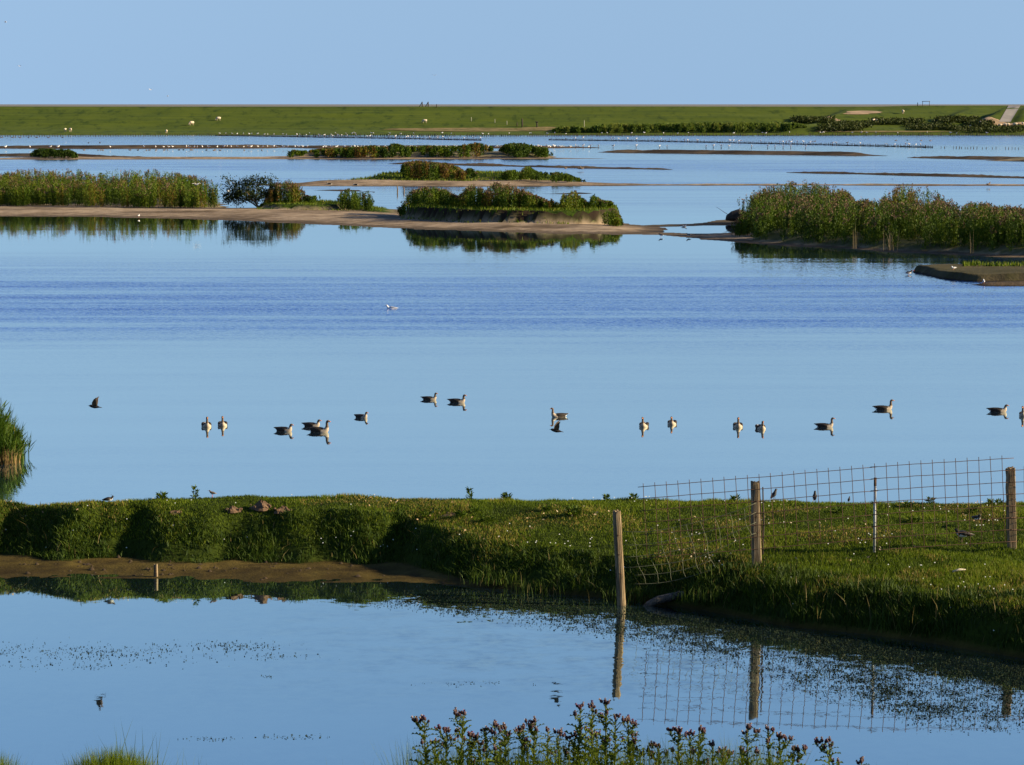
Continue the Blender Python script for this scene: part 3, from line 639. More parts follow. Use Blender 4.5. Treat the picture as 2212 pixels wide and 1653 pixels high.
for cx, n, hh, lab in ((1921, 22, 1.6, 'bleached clump of dry reed stalks standing at the foot of the dark thicket'), (2102, 6, 1.8, 'few thin pale reed stalks leaning out of the shoreline thicket'), (1856, 5, 1.8, 'wispy dead stalks leaning from the middle of the shoreline thicket')):
    p0 = G(cx, lin(cx, [(1597, 521), (1900, 540), (2212, 551)]), .3); root = empty('dry_reeds', tuple(p0))
    p = rng.normal(size=(n, 3)) * np.array([.2, .25, 0]); blade_obj('stalks', p, hh * rng.uniform(.5, 1, n), np.full(n, .032), rng.uniform(.5, 1, n), M['drystalk'], root, lean=.3, tall=True)
    tag(root, lab, 'dry reeds')

# --- grass of the near bank
def bank_pts(n, x0, x1, cond):
    X = rng.uniform(x0, x1, n); Y = rng.uniform(46, 62.2, n); z, tf, t, k = bank_z(X, Y, True)
    ok = cond(X, Y, z, t, k); return np.stack([X, Y, z], -1)[ok], t[ok], k[ok]
p, t, k = bank_pts(560000, -14.5, 14.5, lambda X, Y, z, t, k: (t > .55) & (k < .7) & (z > .2))
cl = fbm(p[:, 0], p[:, 1], .9); n = len(p)
longer = np.exp(-((p[:, 0] - 7) / 6) ** 2) * np.exp(-((p[:, 1] - 51.3) / 1.6) ** 2)
h = (.030 + .06 * cl ** 2 + .05 * longer) * rng.uniform(.5, 1.4, n)
dry = fbm(p[:, 0] + 30, p[:, 1], 1.3) > .56
ti = .42 + (cl - .5) * .9 + rng.normal(size=n) * .18 + .10 * longer; ti = np.where(dry & (rng.random(n) < .28), 1, np.minimum(ti, .92))
tag(blade_obj('short_grass', p, h, .016 + 0 * h, ti, M['grass'], lean=.8), 'short grazed grass covering the top of the near bank', 'grass', kind='stuff')
p, t, k = bank_pts(330000, -14.5, 14.5, lambda X, Y, z, t, k: (t > -.05) & (t < 1.5 + .8 * (X > 3)) & (z > .03))
n = len(p); cl = fbm(p[:, 0], p[:, 1], .55); keep = rng.random(n) < np.clip(.30 + 2.3 * (cl - .30), .30, 1); p, t, cl = p[keep], t[keep], cl[keep]; n = len(p)
right = sstep((p[:, 0] - 2.0) / 3)
h = (.055 + .16 * cl + .21 * right * cl) * rng.uniform(.5, 1.25, n) * (1 - .45 * sstep((t - .7) / .7))
ti = .42 + (cl - .45) * .9 + rng.normal(size=n) * .2; dead = rng.random(n) < .015; h = np.where(dead, h * 1.7, h); ti = np.where(dead, 1, np.minimum(ti, .93))
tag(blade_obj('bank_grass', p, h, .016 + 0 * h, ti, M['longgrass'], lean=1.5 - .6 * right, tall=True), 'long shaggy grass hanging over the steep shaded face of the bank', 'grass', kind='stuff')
# daisies, litter
p, t, k = bank_pts(60000, -14, 14, lambda X, Y, z, t, k: (t > .3) & (k < .3))
cl = fbm(p[:, 0] + 11, p[:, 1] * 1.5, 1.4)
q = p[rng.random(len(p)) < np.clip((cl - .50) * .45, .006, 1) * .55]; q = q + np.array([0, 0, .07]); n = len(q)
M['daisy'] = simple('daisy_petal', (.85, .85, .72), .6, .1); M['litter'] = leafy('dead_leaf', [(0, (.24, .15, .07)), (.6, (.38, .27, .15)), (1, (.55, .46, .32))], .1)
ang = np.arange(6) * np.pi / 3; hexv = np.stack([np.cos(ang), np.sin(ang) * .6 - .0, np.sin(ang) * .75], -1) * .013
v = (q[:, None, :] + hexv[None]).reshape(-1, 3); tag(mesh('daisies', v, np.arange(6 * n).reshape(-1, 6), M['daisy']), 'tiny white daisies scattered through the grass of the near bank', 'flowers', kind='stuff')
q = p[rng.random(len(p)) < np.clip((fbm(p[:, 0] + 30, p[:, 1], 1.3) - .40) * 1.0, .01, 1) * .22 * (t > 1.2)]; n = len(q); q = q + np.array([0, 0, .045])
v, f, tt = leaves(q, rng.normal(size=(n, 3)) * np.array([1, 1, .35]), rng.uniform(.03, .085, n), rng.uniform(.02, .05, n), rng.random(n))
tag(mesh('leaf_litter', v, f, M['litter'], attrs={'tint': tt}), 'pale dead leaves and feathers strewn over the near bank', 'litter', kind='stuff')

# clods and stones on the mud strip
X = rng.uniform(-13, 2, 6000); Y = rng.uniform(53.5, 58, 6000); z, tf, t, k = bank_z(X, Y, True); ok = (t < .05) & (z > .005) & (rng.random(6000) < .22 * np.clip((fbm(X, Y * 2, .8) - .35) * 4, .03, 1)); p = np.stack([X, Y, z], -1)[ok]; n = len(p)
oct_ = np.array([(1, 0, 0), (0, 1, 0), (-1, 0, 0), (0, -1, 0), (0, 0, .8)]); sz = rng.gamma(2.0, .011, n)[:, None, None] + .008
v = p[:, None, :] + oct_[None] * sz * rng.uniform(.6, 1.4, (n, 5, 3)); i = np.arange(n)[:, None] * 5
f = np.concatenate([i + np.array([[a, (a + 1) % 4, 4]]) for a in range(4)]); tag(mesh('mud_clods', v.reshape(-1, 3), f, M['darkearth']), 'small clods and stones on the wet mud strip', 'clods', kind='stuff')

# --- floating weed on the ditch
def weed_amt(x, y):
    right = sstep((x - 480 - (1330 - y) * 3.2) / 500) * sstep((y - lin(x, [(0, 1258), (1000, 1268), (1335, 1305), (2212, 1425)])) / 22)
    low = lin(x, [(500, 1275), (700, 1305), (1000, 1340), (1400, 1400), (1700, 1500), (2000, 1585), (2300, 1600)])
    w = right * sstep((low - y) / (25 + 0.03 * np.maximum(x - 600, 0)))
    for cx, cy, rx, ry, a in ((180, 1408, 200, 16, .28), (505, 1398, 80, 10, .3), (600, 1419, 50, 6, .25), (720, 1287, 90, 7, .5), (300, 1275, 180, 7, .25), (40, 1270, 60, 8, .6), (620, 1593, 60, 3, .25), (450, 1597, 40, 3, .25), (580, 1462, 14, 2.5, .6), (1020, 1478, 60, 4, .2), (150, 1440, 120, 6, .12)):
        w = np.maximum(w, a * np.exp(-((x - cx) / rx) ** 2 - ((y - cy) / ry) ** 2))
    return w
x = rng.uniform(-60, 2280, 700000); y = rng.uniform(1245, 1640, 700000)
p = G(x, y); a = weed_amt(x, y) * np.clip((fbm(p[:, 0], p[:, 1] * .35, .8) - .10) * 2.0, 0, 1) * np.clip((vnoise(p[:, 0], p[:, 1], .22) + .05) * 1.3, 0, 1)
p = p[rng.random(len(p)) < a * .85]; n = len(p); p[:, 2] = rng.uniform(.002, .012, n)
M['weed'] = leafy('water_weed', [(0, (.012, .020, .016)), (.6, (.022, .034, .022)), (1, (.045, .055, .03))], .1, .9, .0)
v, f, tt = leaves(p, rng.normal(size=(n, 3)) * np.array([1, 1, .12]), rng.uniform(.012, .045, n), rng.uniform(.012, .024, n), rng.random(n))
tag(mesh('floating_weed', v, f, M['weed'], attrs={'tint': tt}), 'dark specks of water weed floating on the ditch', 'water weed', kind='stuff')

# ------------------------------------------------------------------ fence on the bank
def post(name, label, px, top, base, Yd, r, mat, lean=0.0, split=False, cat='fence post', sink=.35):
    b = V(px, base, Yd); tp = V(px, top, Yd); h = float(tp[2] - b[2]); root = empty(name, tuple(b))
    g = Geo(); n = 14; zs = [-sink, 0, h * .12, h * .3, h * .5, h * .7, h * .86, h * .97, h]; V_ = []
    ph = [random.uniform(-.16, .16) for _ in range(n)]
    for i, z in enumerate(zs):
        k = r * (1.0 - .10 * max(z, 0) / h) * (1 + random.uniform(-.05, .05))
        for j in range(n):
            a = 2 * math.pi * j / n; q = k * (1 + ph[j] + random.uniform(-.05, .05))
            x, y = math.cos(a) * q, math.sin(a) * q
            if split: y = max(y, -.72 * r); x = min(x, .8 * r)
            V_.append((x + lean * z, y, z + (random.uniform(-.03, .02) if i == len(zs) - 1 else 0)))
    F = [(i * n + j, i * n + (j + 1) % n, (i + 1) * n + (j + 1) % n, (i + 1) * n + j) for i in range(len(zs) - 1) for j in range(n)]
    V_.append((lean * h, 0, h - .015)); F += [((len(zs) - 1) * n + j, (len(zs) - 1) * n + (j + 1) % n, len(V_) - 1) for j in range(n)]
    g.add(V_, F); g.obj('shaft', mat, root, smooth=False)
    for k in range(3):                                     # staples that hold the wire
        s = Geo(); z = h * (.35 + .2 * k); s.tube([(lean * z - r * .5, -r * 1.06, z), (lean * z, -r * 1.16, z + .008), (lean * z + r * .5, -r * 1.06, z)], .006, 5); s.obj('staple', M['rust'], root)
    return tag(root, label, cat)
YF = 52.55
post('fence_post', 'round weathered post standing in the ditch water at the fence end', 1343, 1103, 1311, 52.25, .082, M['wood'], lean=-.055)
p2 = post('fence_post', 'thick split wooden post holding the middle of the rusty mesh fence', 1636, 1040, 1208, 52.75, .098, M['wood'], lean=-.03, split=True)
g = Geo(); g.tube([(.10, -.02, .1), (.115, -.02, .7), (.09, -.02, 1.4)], [.014, .018, .012], 6, wob=.3); g.obj('bark_strip', M['darkwood'], p2)
post('fence_post', 'pale square-topped wooden post wrapped in wire beside the mesh end', 2186, 1010, 1158, 53.6, .10, M['wood'], lean=-.035, split=True)
b = V(1889, 1160, 53.15); tp = V(1888, 1032, 53.15); h = float(tp[2] - b[2]); root = empty('steel_post', tuple(b))
g = Geo(); g.tube([(0, 0, -.3), (0, 0, h * .86)], .026, 8); g.obj('tube', M['steel'], root)
g = Geo(); g.tube([(0, 0, h * .86), (0, 0, h)], .027, 8); g.obj('rusty_end', M['rust'], root)
g = Geo(); g.tube([(-.09, -.03, h * .78), (0, -.034, h * .785), (.06, -.03, h * .79)], .007, 5); g.obj('wire_tie', M['rust'], root)
tag(root, 'thin grey metal tube post behind the rusty mesh', 'fence post')

def mesh_panel(label, x0, x1, topline, step, rows, rh, Y0, Y1, ext=(0, 0), slant=.05):
    """welded reinforcing mesh, each bar a part"""
    o = V((x0 + x1) / 2, lin((x0 + x1) / 2, topline) + 100, (Y0 + Y1) / 2); root = empty('mesh_panel', tuple(o)); o = Vector(o)
    yy = lambda x: Y0 + (Y1 - Y0) * (x - x0) / (x1 - x0) - .11
    P = lambda x, y: Vector(V(x, y, yy(x))) - o
    cols = np.arange(x0 + 9, x1, step)
    for i, x in enumerate(cols):
        t = float(lin(x, topline)); g = Geo(); w = .012; L = rows * rh + random.uniform(-4, 9)
        pts = [P(x + random.uniform(-.4, .4) + slant * (q * L), t - 7 + q * (L + 7)) for q in (0, .25, .5, .75, 1)]
        g.tube(pts, .0065, 5); g.obj('upright_bar', M['rust'], root)
    for r in range(rows + 1):
        g = Geo(); pts = []
        for x in np.linspace(x0 - ext[0], x1 + ext[1], 14): pts.append(P(x + slant * r * rh, float(lin(x, topline)) + r * rh + random.uniform(-.5, .5)) + Vector((0, -.011, 0)))
        g.tube(pts, .0065, 5); g.obj('cross_bar', M['rust'], root)
    return tag(root, label, 'wire mesh', 'rusty mesh panels of the fence')
mesh_panel('rusty welded mesh panel sloping down past the split post towards the ditch', 1380, 1889, [(1300, 1058), (1380, 1052), (1640, 1031), (1889, 1009)], 25.0, 6, 25.6, 52.5, 53.1, (2, 4), .06)
mesh_panel('rusty welded mesh panel between the metal tube post and pale wooden post', 1880, 2186, [(1880, 1009), (2000, 1001), (2186, 990)], 25.0, 7, 25.6, 53.05, 53.6, (0, 4), .04)
mesh_panel('rusty mesh panel beginning at the pale wooden post and leaving beyond it', 2178, 2460, [(2178, 1016), (2460, 1004)], 25.0, 5, 26, 53.4, 54.6, (0, 4), .02)
# slack old netting between the first two posts
root = empty('wire_netting', tuple(V(1490, 1200, 52.6))); o = Vector(root.location); H0 = [1148, 1176, 1202, 1226, 1244, 1262]; H1 = [1086, 1108, 1130, 1152, 1172, 1196]
def netp(u, v, sag=1):
    i = v * 5; a = np.interp(i, range(6), H0); b_ = np.interp(i, range(6), H1); x = 1348 + u * 285
    return Vector(V(x, a + (b_ - a) * (u ** 1.5) + 5 * math.sin(u * 9 + v * 5) * .3 + 7 * math.sin(u * math.pi) * sag, 52.5)) - o
for r in range(6):
    g = Geo(); g.tube([netp(u, r / 5) for u in np.linspace(0 if r < 4 else .08, 1 if r < 4 else .66, 18)], .0045, 4); g.obj('line_wire', M['wire'], root)
for c in range(9):
    g = Geo(); u = .06 + c * .105; g.tube([netp(min(u + .10 * v + .01 * math.sin(v * 9 + c), 1), v) for v in np.linspace(0, 1 if c < 6 else .6, 9)], .0035, 4); g.obj('stay_wire', M['wire'], root)
tag(root, 'slack old wire netting hanging from the water post up to the split post', 'wire netting')

# log, stub, molehills, stick
b = hit(1396, 1309, lambda X, Y: np.maximum(bank_z(X, Y), 0), 46, 60); e = hit(1478, 1289, bank_z, 46, 60); e.z += .09; root = empty('driftwood_log', tuple(b)); d = Vector(e) - Vector(b); g = Geo()
g.tube([d * q + Vector((0, 0, .03 * math.sin(q * 5))) for q in (-.05, .05, .3, .6, .85, 1.0)], [.035, .06, .075, .08, .075, .05], 10, wob=.25); g.obj('trunk', M['greywood'], root)
g = Geo(); g.tube([d * .7, d * .72 + Vector((.1, -.08, .10))], [.03, .015], 6); g.obj('branch_stub', M['greywood'], root)
tag(root, 'grey log lying half in the water at the foot of the shaded bank', 'log')
post('stump', 'short pale rounded stump standing at the edge of the mud', 337, 1219, 1248, 55.4, .045, M['wood'], cat='stump', sink=.3)
b = G(1820 + 355, 0 + 1268, .75)
g = Geo(); g.tube([(-.12, 0, .02), (.02, .05, .05), (.14, .1, .04)], [.02, .024, .012], 6, wob=.3); st = g.obj('stick', M['palewood']); st.location = hit(2150 - 738, 1240, bank_z, 46, 62)
st.location = hit(1521 + 1763 * .3122, 821.5 + 1350 * .3122, bank_z, 46, 62); st.location.z += .05; tag(st, 'short pale stick lying in the shaded grass in front of the mesh', 'stick')
def molehill(px, py, w, h, label):
    p = hit(px, py, bank_z, 46, 62); root = empty('molehill', tuple(p)); V_ = []; n, m = 18, 7
    for i in range(m + 1):
        for j in range(n):
            a = 2 * math.pi * j / n; r = i / m; k = w * r * (1 + .25 * math.sin(3 * a + px) + random.uniform(-.08, .08))
            V_.append((math.cos(a) * k, math.sin(a) * k * .8, h * (math.cos(r * math.pi) * .5 + .5) * random.uniform(.75, 1.2) - .03 * (i == m)))
    g = Geo(); g.add(V_, [(i * n + j, i * n + (j + 1) % n, (i + 1) * n + (j + 1) % n, (i + 1) * n + j) for i in range(m) for j in range(n)]); g.obj('mound', M['earth'], root, smooth=False)
    for k in range(9):
        c = Geo(); s = random.uniform(.015, .035); a = random.random() * 6.3; r = random.uniform(.5, 1.1) * w; c.tube([(0, 0, -s), (0, 0, -s * .3), (0, 0, s * .5), (0, 0, s)], [s * .5, s, s * .9, s * .3], 6, wob=.5)
        q = c.obj('clod', M['earth'], root, smooth=False); q.location = (math.cos(a) * r, math.sin(a) * r * .8, h * .35)
    tag(root, label, 'molehill')
molehill(565, 1100, .25, .16, 'largest brown molehill on the crest of the grassy bank')
molehill(612, 1106, .20, .12, 'smooth-topped molehill touching the largest one')
molehill(503, 1104, .18, .09, 'low grassy molehill just apart from the largest one')
molehill(380, 1109, .12, .05, 'flattened earth patch with a white feather in the bank grass')
molehill(1930 * .506 + 0, 1113, .22, .03, 'flat bare earth scrape in the bank grass')

# ------------------------------------------------------------------ reed clump at the lake edge
def reeds():
    b = G(20, 1000, 0); root = empty('reed_clump', tuple(b)); n = 2400
    x = -rng.random(n) ** .8 * 3.6 + .28; y = rng.uniform(-.3, 1.6, n); edge = np.clip((.31 - x) / .75, .12, 1)
    p = np.stack([x, y, -.1 + 0 * x], -1); h = (.42 + 1.22 * edge ** .9) * rng.uniform(.65, 1.05, n)
    tag(blade_obj('reed_leaves', p, h, .03 + 0 * h, .45 + .25 * rng.normal(size=n) - 0, M['reed'], root, lean=.28, tall=True), kind='stuff')
    k = np.repeat(np.arange(n), 3); m = len(k); u = rng.uniform(.3, .9, m); a = rng.random(m) * 6.3; c = p[k] + np.stack([0 * u, 0 * u, u * h[k]], -1)
    v, f, t = leaves(c, np.stack([np.cos(a), np.sin(a), rng.uniform(.8, 2.5, m)], -1), rng.uniform(.25, .5, m), rng.uniform(.02, .035, m), .5 + .22 * rng.normal(size=m))
    tag(mesh('blades', v, f, M['reed'], root, attrs={'tint': np.minimum(t, .92)}), kind='stuff')
    n = 1500; x = -rng.random(n) ** .8 * 3.4 + .30; p = np.stack([x, rng.uniform(-.45, .2, n), -.1 + 0 * x], -1)
    tag(blade_obj('stubble', p, .1 + rng.uniform(.25, .5, n), np.full(n, .025), rng.random(n), M['stubble'], root, lean=.3), kind='stuff')
    q = np.array([(-.85, .5, -.1), (-.75, .6, -.1), (-.6, .4, -.1)]); h = np.array([1.75, 1.9, 1.6])
    tag(blade_obj('dry_stalks', q, h, np.full(3, .02), np.ones(3), M['stubble'], root, lean=.15, tall=True), kind='stuff')
    tag(root, 'bright green reed clump with brown stubble base rising from the calm lake', 'reeds')
reeds()

# ------------------------------------------------------------------ birds
M['g_back'] = simple('goose_back_feather', (.036, .027, .020), .8, .45, 30)
M['g_flank'] = simple('goose_flank_feather', (.10, .075, .052), .8, .4, 30)
M['g_breast'] = simple('goose_breast_feather', (.50, .41, .30), .8, .2, 20)
M['g_neck'] = simple('goose_neck_feather', (.17, .12, .08), .8, .3, 25)
M['white'] = simple('white_feather', (.82, .80, .76), .8, .08, 20)
M['grey'] = simple('gull_grey_feather', (.42, .43, .45), .8, .12, 20)
M['black'] = simple('black_feather', (.022, .020, .020), .55, .3, 25)
M['lapback'] = simple('lapwing_back', (.045, .035, .028), .6, .4, 30)
M['brownf'] = simple('brown_feather', (.17, .115, .07), .8, .4, 30)
M['orange'] = simple('orange_bill', (.75, .26, .12), .5, .1)
M['redbill'] = simple('red_bill', (.70, .09, .03), .5, .1)
M['eye'] = simple('dark_eye', (.01, .01, .01), .2, .1)
M['wool'] = simple('sheep_wool', (.72, .58, .40), .95, .25, 6)
M['face'] = simple('sheep_face', (.55, .42, .30), .9, .2, 8)

def lofted(name, rings, mats, parent, n=12, pick=None):
    g = Geo(); g.loft(rings, n)
    if pick:
        V_ = np.array(g.v); g.m = [pick(*V_[list(f)].mean(0), f[0] // n) for f in g.f]
    return g.obj(name, mats, parent)
def paired(name, fn, parent, mats, smooth=True):
    for sgn in (-1, 1):
        g = Geo(); fn(g, sgn); g.obj(name, mats, parent, smooth)

def make_goose(neck):
    """neck: 'up', 'mid' or 'low'"""
    root = empty('goose')
    body = [(-.40, .135, .012, .006), (-.34, .115, .05, .028), (-.26, .085, .11, .075), (-.14, .055, .165, .12), (0, .045, .185, .14), (.12, .05, .165, .135), (.20, .075, .125, .115), (.25, .13, .085, .085)]
    nk = {'up': [(.275, .20, .055, .06), (.275, .27, .042, .047), (.27, .34, .038, .043)], 'mid': [(.28, .19, .055, .06), (.275, .24, .045, .05), (.275, .28, .04, .044)], 'low': [(.265, .175, .06, .06), (.265, .205, .05, .052), (.27, .23, .044, .046)]}[neck]
    zt = nk[-1][1]; hd = [(.285, zt + .045, .043, .042), (.32, zt + .06, .04, .038), (.355, zt + .055, .026, .027)]
    def pick(x, y, z, ring):
        if ring >= 9 or z > .21: return 3
        if x > .15 and z < .20: return 2
        if x < -.22 and z < .09: return 4
        if z < .05 and x > -.2: return 1
        return 0
    lofted('body', body + nk + hd, [M['g_back'], M['g_flank'], M['g_breast'], M['g_neck'], M['white']], root, 14, pick)
    lofted('beak', [(.350, zt + .053, .024, .024), (.375, zt + .046, .019, .017), (.405, zt + .038, .014, .009), (.415, zt + .035, .006, .004)], [M['orange']], root, 8)
    def wing(g, s):
        g.loft([(-.44, s * .03, .155, .012, .006), (-.34, s * .085, .145, .03, .022), (-.2, s * .125, .125, .045, .055), (-.02, s * .145, .11, .045, .07), (.1, s * .125, .10, .04, .06), (.16, s * .10, .10, .015, .03)], 8)
    paired('wing', wing, root, [M['g_back']])
    def eye(g, s): g.loft([(.31, s * .037, zt + .068, .004, .001), (.317, s * .038, zt + .068, .006, .007), (.324, s * .037, zt + .068, .004, .001)], 6)
    paired('eye', eye, root, [M['eye']])
    g = Geo(); g.loft([(-.46, .145, .02, .004), (-.38, .14, .065, .010), (-.3, .12, .07, .02)], 8); g.obj('tail', [M['white']], root)
    kids(root); return root
GOOSE = {k: make_goose(k) for k in ('up', 'mid', 'low')}; used = set()
def inst(proto, key, loc, rz, s=1.0):
    o = proto if key not in used else copy_tree(proto); used.add(key)
    o.location = loc; o.rotation_euler = (0, 0, rz); o.scale = (s, s, s); return o
GG = 'geese swimming on the calm lake'
for px, py, deg, nk, s, lab in (
    (446, 925, -78, 'up', .80, 'goose swimming breast-on with sunlit pink bill and raised neck, one of a close pair'),
    (481, 923, -84, 'up', .78, 'dark-faced goose of the close pair, swimming breast-on beside the pink-billed one'),
    (614, 935, -28, 'low', .80, 'goose resting with retracted neck, swimming towards the overlapping pair'),
    (674, 925, -24, 'low', .78, 'goose half hidden behind the bigger red-billed goose'),
    (690, 937, -22, 'up', .90, 'big dark goose with red bill swimming in front of another goose'),
    (781, 906, -42, 'low', .70, 'small-looking goose with neck drawn in, swimming alone past the overlapping pair'),
    (928, 867, -22, 'mid', .72, 'dark goose leading slightly farther out, one of the two out beyond the others'),
    (988, 873, -22, 'mid', .80, 'dark goose with bright white breast, the nearer of the two farther out'),
    (1207, 904, 205, 'up', .74, 'goose swimming the opposite way to its neighbours, above the low-flying starling'),
    (1391, 925, 258, 'up', .78, 'goose with upright neck and orange bill turned aside, swimming breast-on'),
    (1452, 920, -98, 'mid', .76, 'dark-faced goose swimming breast-on alone with its neck half raised'),
    (1594, 926, -92, 'up', .80, 'goose swimming straight on with glowing pink bill, near the mesh fence'),
    (1643, 930, -80, 'mid', .78, 'goose with half-raised neck swimming breast-on next to the pink-billed one'),
    (1782, 926, -15, 'up', .74, 'goose with tall pale neck swimming side-on with cocked tail'),
    (1909, 888, -6, 'up', .80, 'long-bodied goose swimming side-on alone, farther out beyond the mesh fence'),
    (2156, 893, -16, 'low', .82, 'flat low-sitting goose swimming towards the one at the lake margin'),
    (2212, 902, 250, 'up', .82, 'goose facing the flat low-sitting goose, beyond the pale fence post')):
    tag(inst(GOOSE[nk], 'g' + nk, tuple(G(px, py - 1.5, -.025)), math.radians(deg), s), lab, 'goose', GG)

# flying starlings
def make_flyer():
    root = empty('flying_starling')
    lofted('body', [(-.115, -.012, .022, .003), (-.075, -.006, .014, .008), (-.04, 0, .024, .022), (0, .002, .030, .029), (.04, .008, .027, .026), (.07, .016, .021, .021), (.09, .018, .012, .012)], [M['black']], root, 10)
    lofted('beak', [(.088, .018, .006, .006), (.118, .016, .001, .001)], [M['darkwood']], root, 6)
    def wing(g, s):
        for t in (0, .004): pass
        top = [(.045, s * .02, .02), (.035, s * .06, .075), (.0, s * .085, .13), (-.05, s * .10, .165), (-.035, s * .085, .12), (-.04, s * .06, .075), (-.035, s * .02, .018)]
        bot = [(x, y + s * .005, z) for x, y, z in top]; n = 7
        g.add(top + bot, [tuple(range(n)), tuple(range(n, 2 * n))[::-1]] + [(i, i + n, (i + 1) % n + n, (i + 1) % n) for i in range(n)])
    paired('wing', wing, root, [M['brownf']], False)
    kids(root); return root
fl = make_flyer()
fl.location = V(205, 879, 58.4); fl.rotation_euler = (0, 0, math.radians(176)); fl.scale = (1.3,) * 3
tag(fl, 'dark starling flying alone low over the lake with wings raised', 'starling', 'starlings in flight')
f2 = copy_tree(fl); f2.location = V(1202, 931, 57); f2.rotation_euler = (0, math.radians(-4), math.radians(182)); f2['label'] = 'dark starling flying with raised wings just below a swimming goose'

# birds standing on the ground
def make_bird(name, body, bmats, pick, legs, bill, billmat, legmat, leglen, eyez=None):
    root = empty(name); lofted('body', body, bmats, root, 12, pick)
    lofted('beak', bill, [billmat], root, 6)
    def leg(g, s): g.tube([(legs, s * .022, leglen + .03), (legs + .005, s * .022, leglen * .5), (legs, s * .022, 0), (legs + .03, s * .022, .002)], .004, 5)
    paired('leg', leg, root, [legmat])
    kids(root); return root
def starling():
    r = make_bird('starling', [(-.085, .035, .014, .003), (-.055, .052, .018, .008), (-.02, .085, .033, .028), (.012, .12, .036, .034), (.03, .152, .026, .026), (.04, .178, .022, .022), (.052, .192, .02, .019), (.064, .194, .01, .01)], [M['black']], None, 0, [(.062, .194, .006, .006), (.092, .19, .001, .001)], M['darkwood'], M['brownf'], .05)
    def wing(g, s): g.loft([(-.075, s * .012, .04, .006, .004), (-.04, s * .028, .07, .010, .018), (0, s * .034, .105, .010, .026), (.02, s * .03, .125, .008, .018)], 6)
    paired('wing', wing, r, [M['black']]); kids(r); return r
ST = starling()
def crest(px, back=.25):
    a, b = ray(px, 1080); Ys = np.linspace(55, 63, 200); z = bank_z(a * Ys, Ys); k = int(np.argmax((z - CAMZ) / Ys)); Y = Ys[k] - back
    return Vector((float(a * Y), float(Y), float(bank_z(np.array([a * Y]), np.array([Y]))[0])))
def on_bank(px, py): p = crest(px) if py < 1092 else hit(px, py, bank_z, 46, 62.5); p.z += .06; return p
tag(inst(ST, 'st', on_bank(1672, 1081), math.radians(35), 1.15), 'black starling standing upright on the bank crest beside the split post', 'starling', 'starlings standing on the bank crest')
tag(inst(ST, 'st', on_bank(1760, 1083), math.radians(80), 1.1), 'hunched black starling on the bank crest between split post and metal post', 'starling', 'starlings standing on the bank crest')
o = inst(ST, 'st', on_bank(1834, 1089), math.radians(60), .6); tag(o, 'tiny bird half sunk in the grass behind the rusty mesh', 'bird')
# lapwings
def lapwing():
    def pick(x, y, z, ring):
        if ring >= 7 and z > .155 and x < .09: return 2 if z < .185 else 0
        return 1 if (z < .128 and -.04 < x < .075) else 0
    r = make_bird('lapwing', [(-.165, .085, .022, .004), (-.12, .10, .03, .012), (-.07, .115, .048, .038), (-.01, .125, .058, .055), (.045, .13, .05, .05), (.075, .155, .034, .034), (.085, .178, .028, .027), (.10, .196, .026, .024), (.12, .198, .012, .012)],
        [M['black'], M['white'], M['g_breast']], pick, .0, [(.118, .197, .007, .006), (.145, .192, .001, .001)], M['black'], M['brownf'], .085)
    g = Geo(); g.tube([(.09, 0, .215), (.06, 0, .235), (.035, 0, .262)], [.006, .003, .001], 5); g.obj('crest', [M['black']], r)
    def wing(g, s): g.loft([(-.2, s * .012, .105, .008, .005), (-.12, s * .04, .125, .014, .022), (-.03, s * .058, .14, .012, .038), (.04, s * .05, .145, .008, .025)], 6)
    paired('wing', wing, r, [M['lapback']]); kids(r); return r
LW = lapwing()
tag(inst(LW, 'lw', on_bank(2078, 1178), math.radians(192), 1.3), 'black and white lapwing standing in the grass in front of the mesh', 'lapwing', 'lapwings on the bank')
tag(inst(LW, 'lw', on_bank(2110, 1139), math.radians(-70), 1.0), 'hunched lapwing seen breast-on behind the mesh beside the pale post', 'lapwing', 'lapwings on the bank')
tag(inst(LW, 'lw', on_bank(236, 1083), math.radians(10), .8), 'dark lapwing sitting low on the bank crest', 'lapwing', 'lapwings on the bank'); bpy.context.view_layer.update()
_o = [x for x in COL.objects if x.get('label') == 'dark lapwing sitting low on the bank crest'][0]; _o.location.z -= .055
# redshank
RS = make_bird('wader', [(-.12, .10, .014, .003), (-.08, .11, .025, .014), (-.03, .115, .04, .036), (.02, .122, .04, .038), (.055, .145, .024, .024), (.068, .168, .02, .02), (.08, .178, .018, .017), (.094, .178, .009, .009)],
    [M['brownf'], M['g_breast']], lambda x, y, z, r: 1 if z < .11 else 0, 0, [(.092, .178, .004, .004), (.15, .172, .001, .001)], M['redbill'], M['redbill'], .085)
tag(inst(RS, 'rs', on_bank(459, 1074), math.radians(170), .8), 'small brown wader with pale belly on the bank crest near the thistle', 'wader')
# oystercatcher
OC = make_bird('oystercatcher', [(-.19, .13, .02, .004), (-.13, .14, .04, .02), (-.06, .145, .06, .055), (.02, .15, .065, .06), (.08, .165, .05, .048), (.105, .195, .034, .034), (.115, .225, .03, .03), (.135, .245, .028, .026), (.16, .245, .012, .012)],
    [M['black'], M['white']], lambda x, y, z, r: 1 if (z < .145 and x < .09) else 0, 0, [(.158, .245, .008, .007), (.25, .235, .003, .003)], M['redbill'], M['orange'], .12)
tag(inst(OC, 'oc', tuple(G(1963, 597, -.06)), math.radians(15), 1.35), 'black and white oystercatcher wading beside the mud islet', 'oystercatcher')
p = hit(2135, 393.5, T4.z, 290, 360)
for px, py, lab in ((1488, 506, 'oystercatcher on the dark spit in front of the small pool'), (1428, 506, 'dark wader crouching on the sandy end of the spit')):
    q = G(px, py, .22); q[2] = max(float(T2.z(np.array([q[0]]), np.array([q[1]]))[0]), 0.0); tag(inst(OC, 'oc', tuple(q), math.radians(160), 1.1), lab, 'wader')

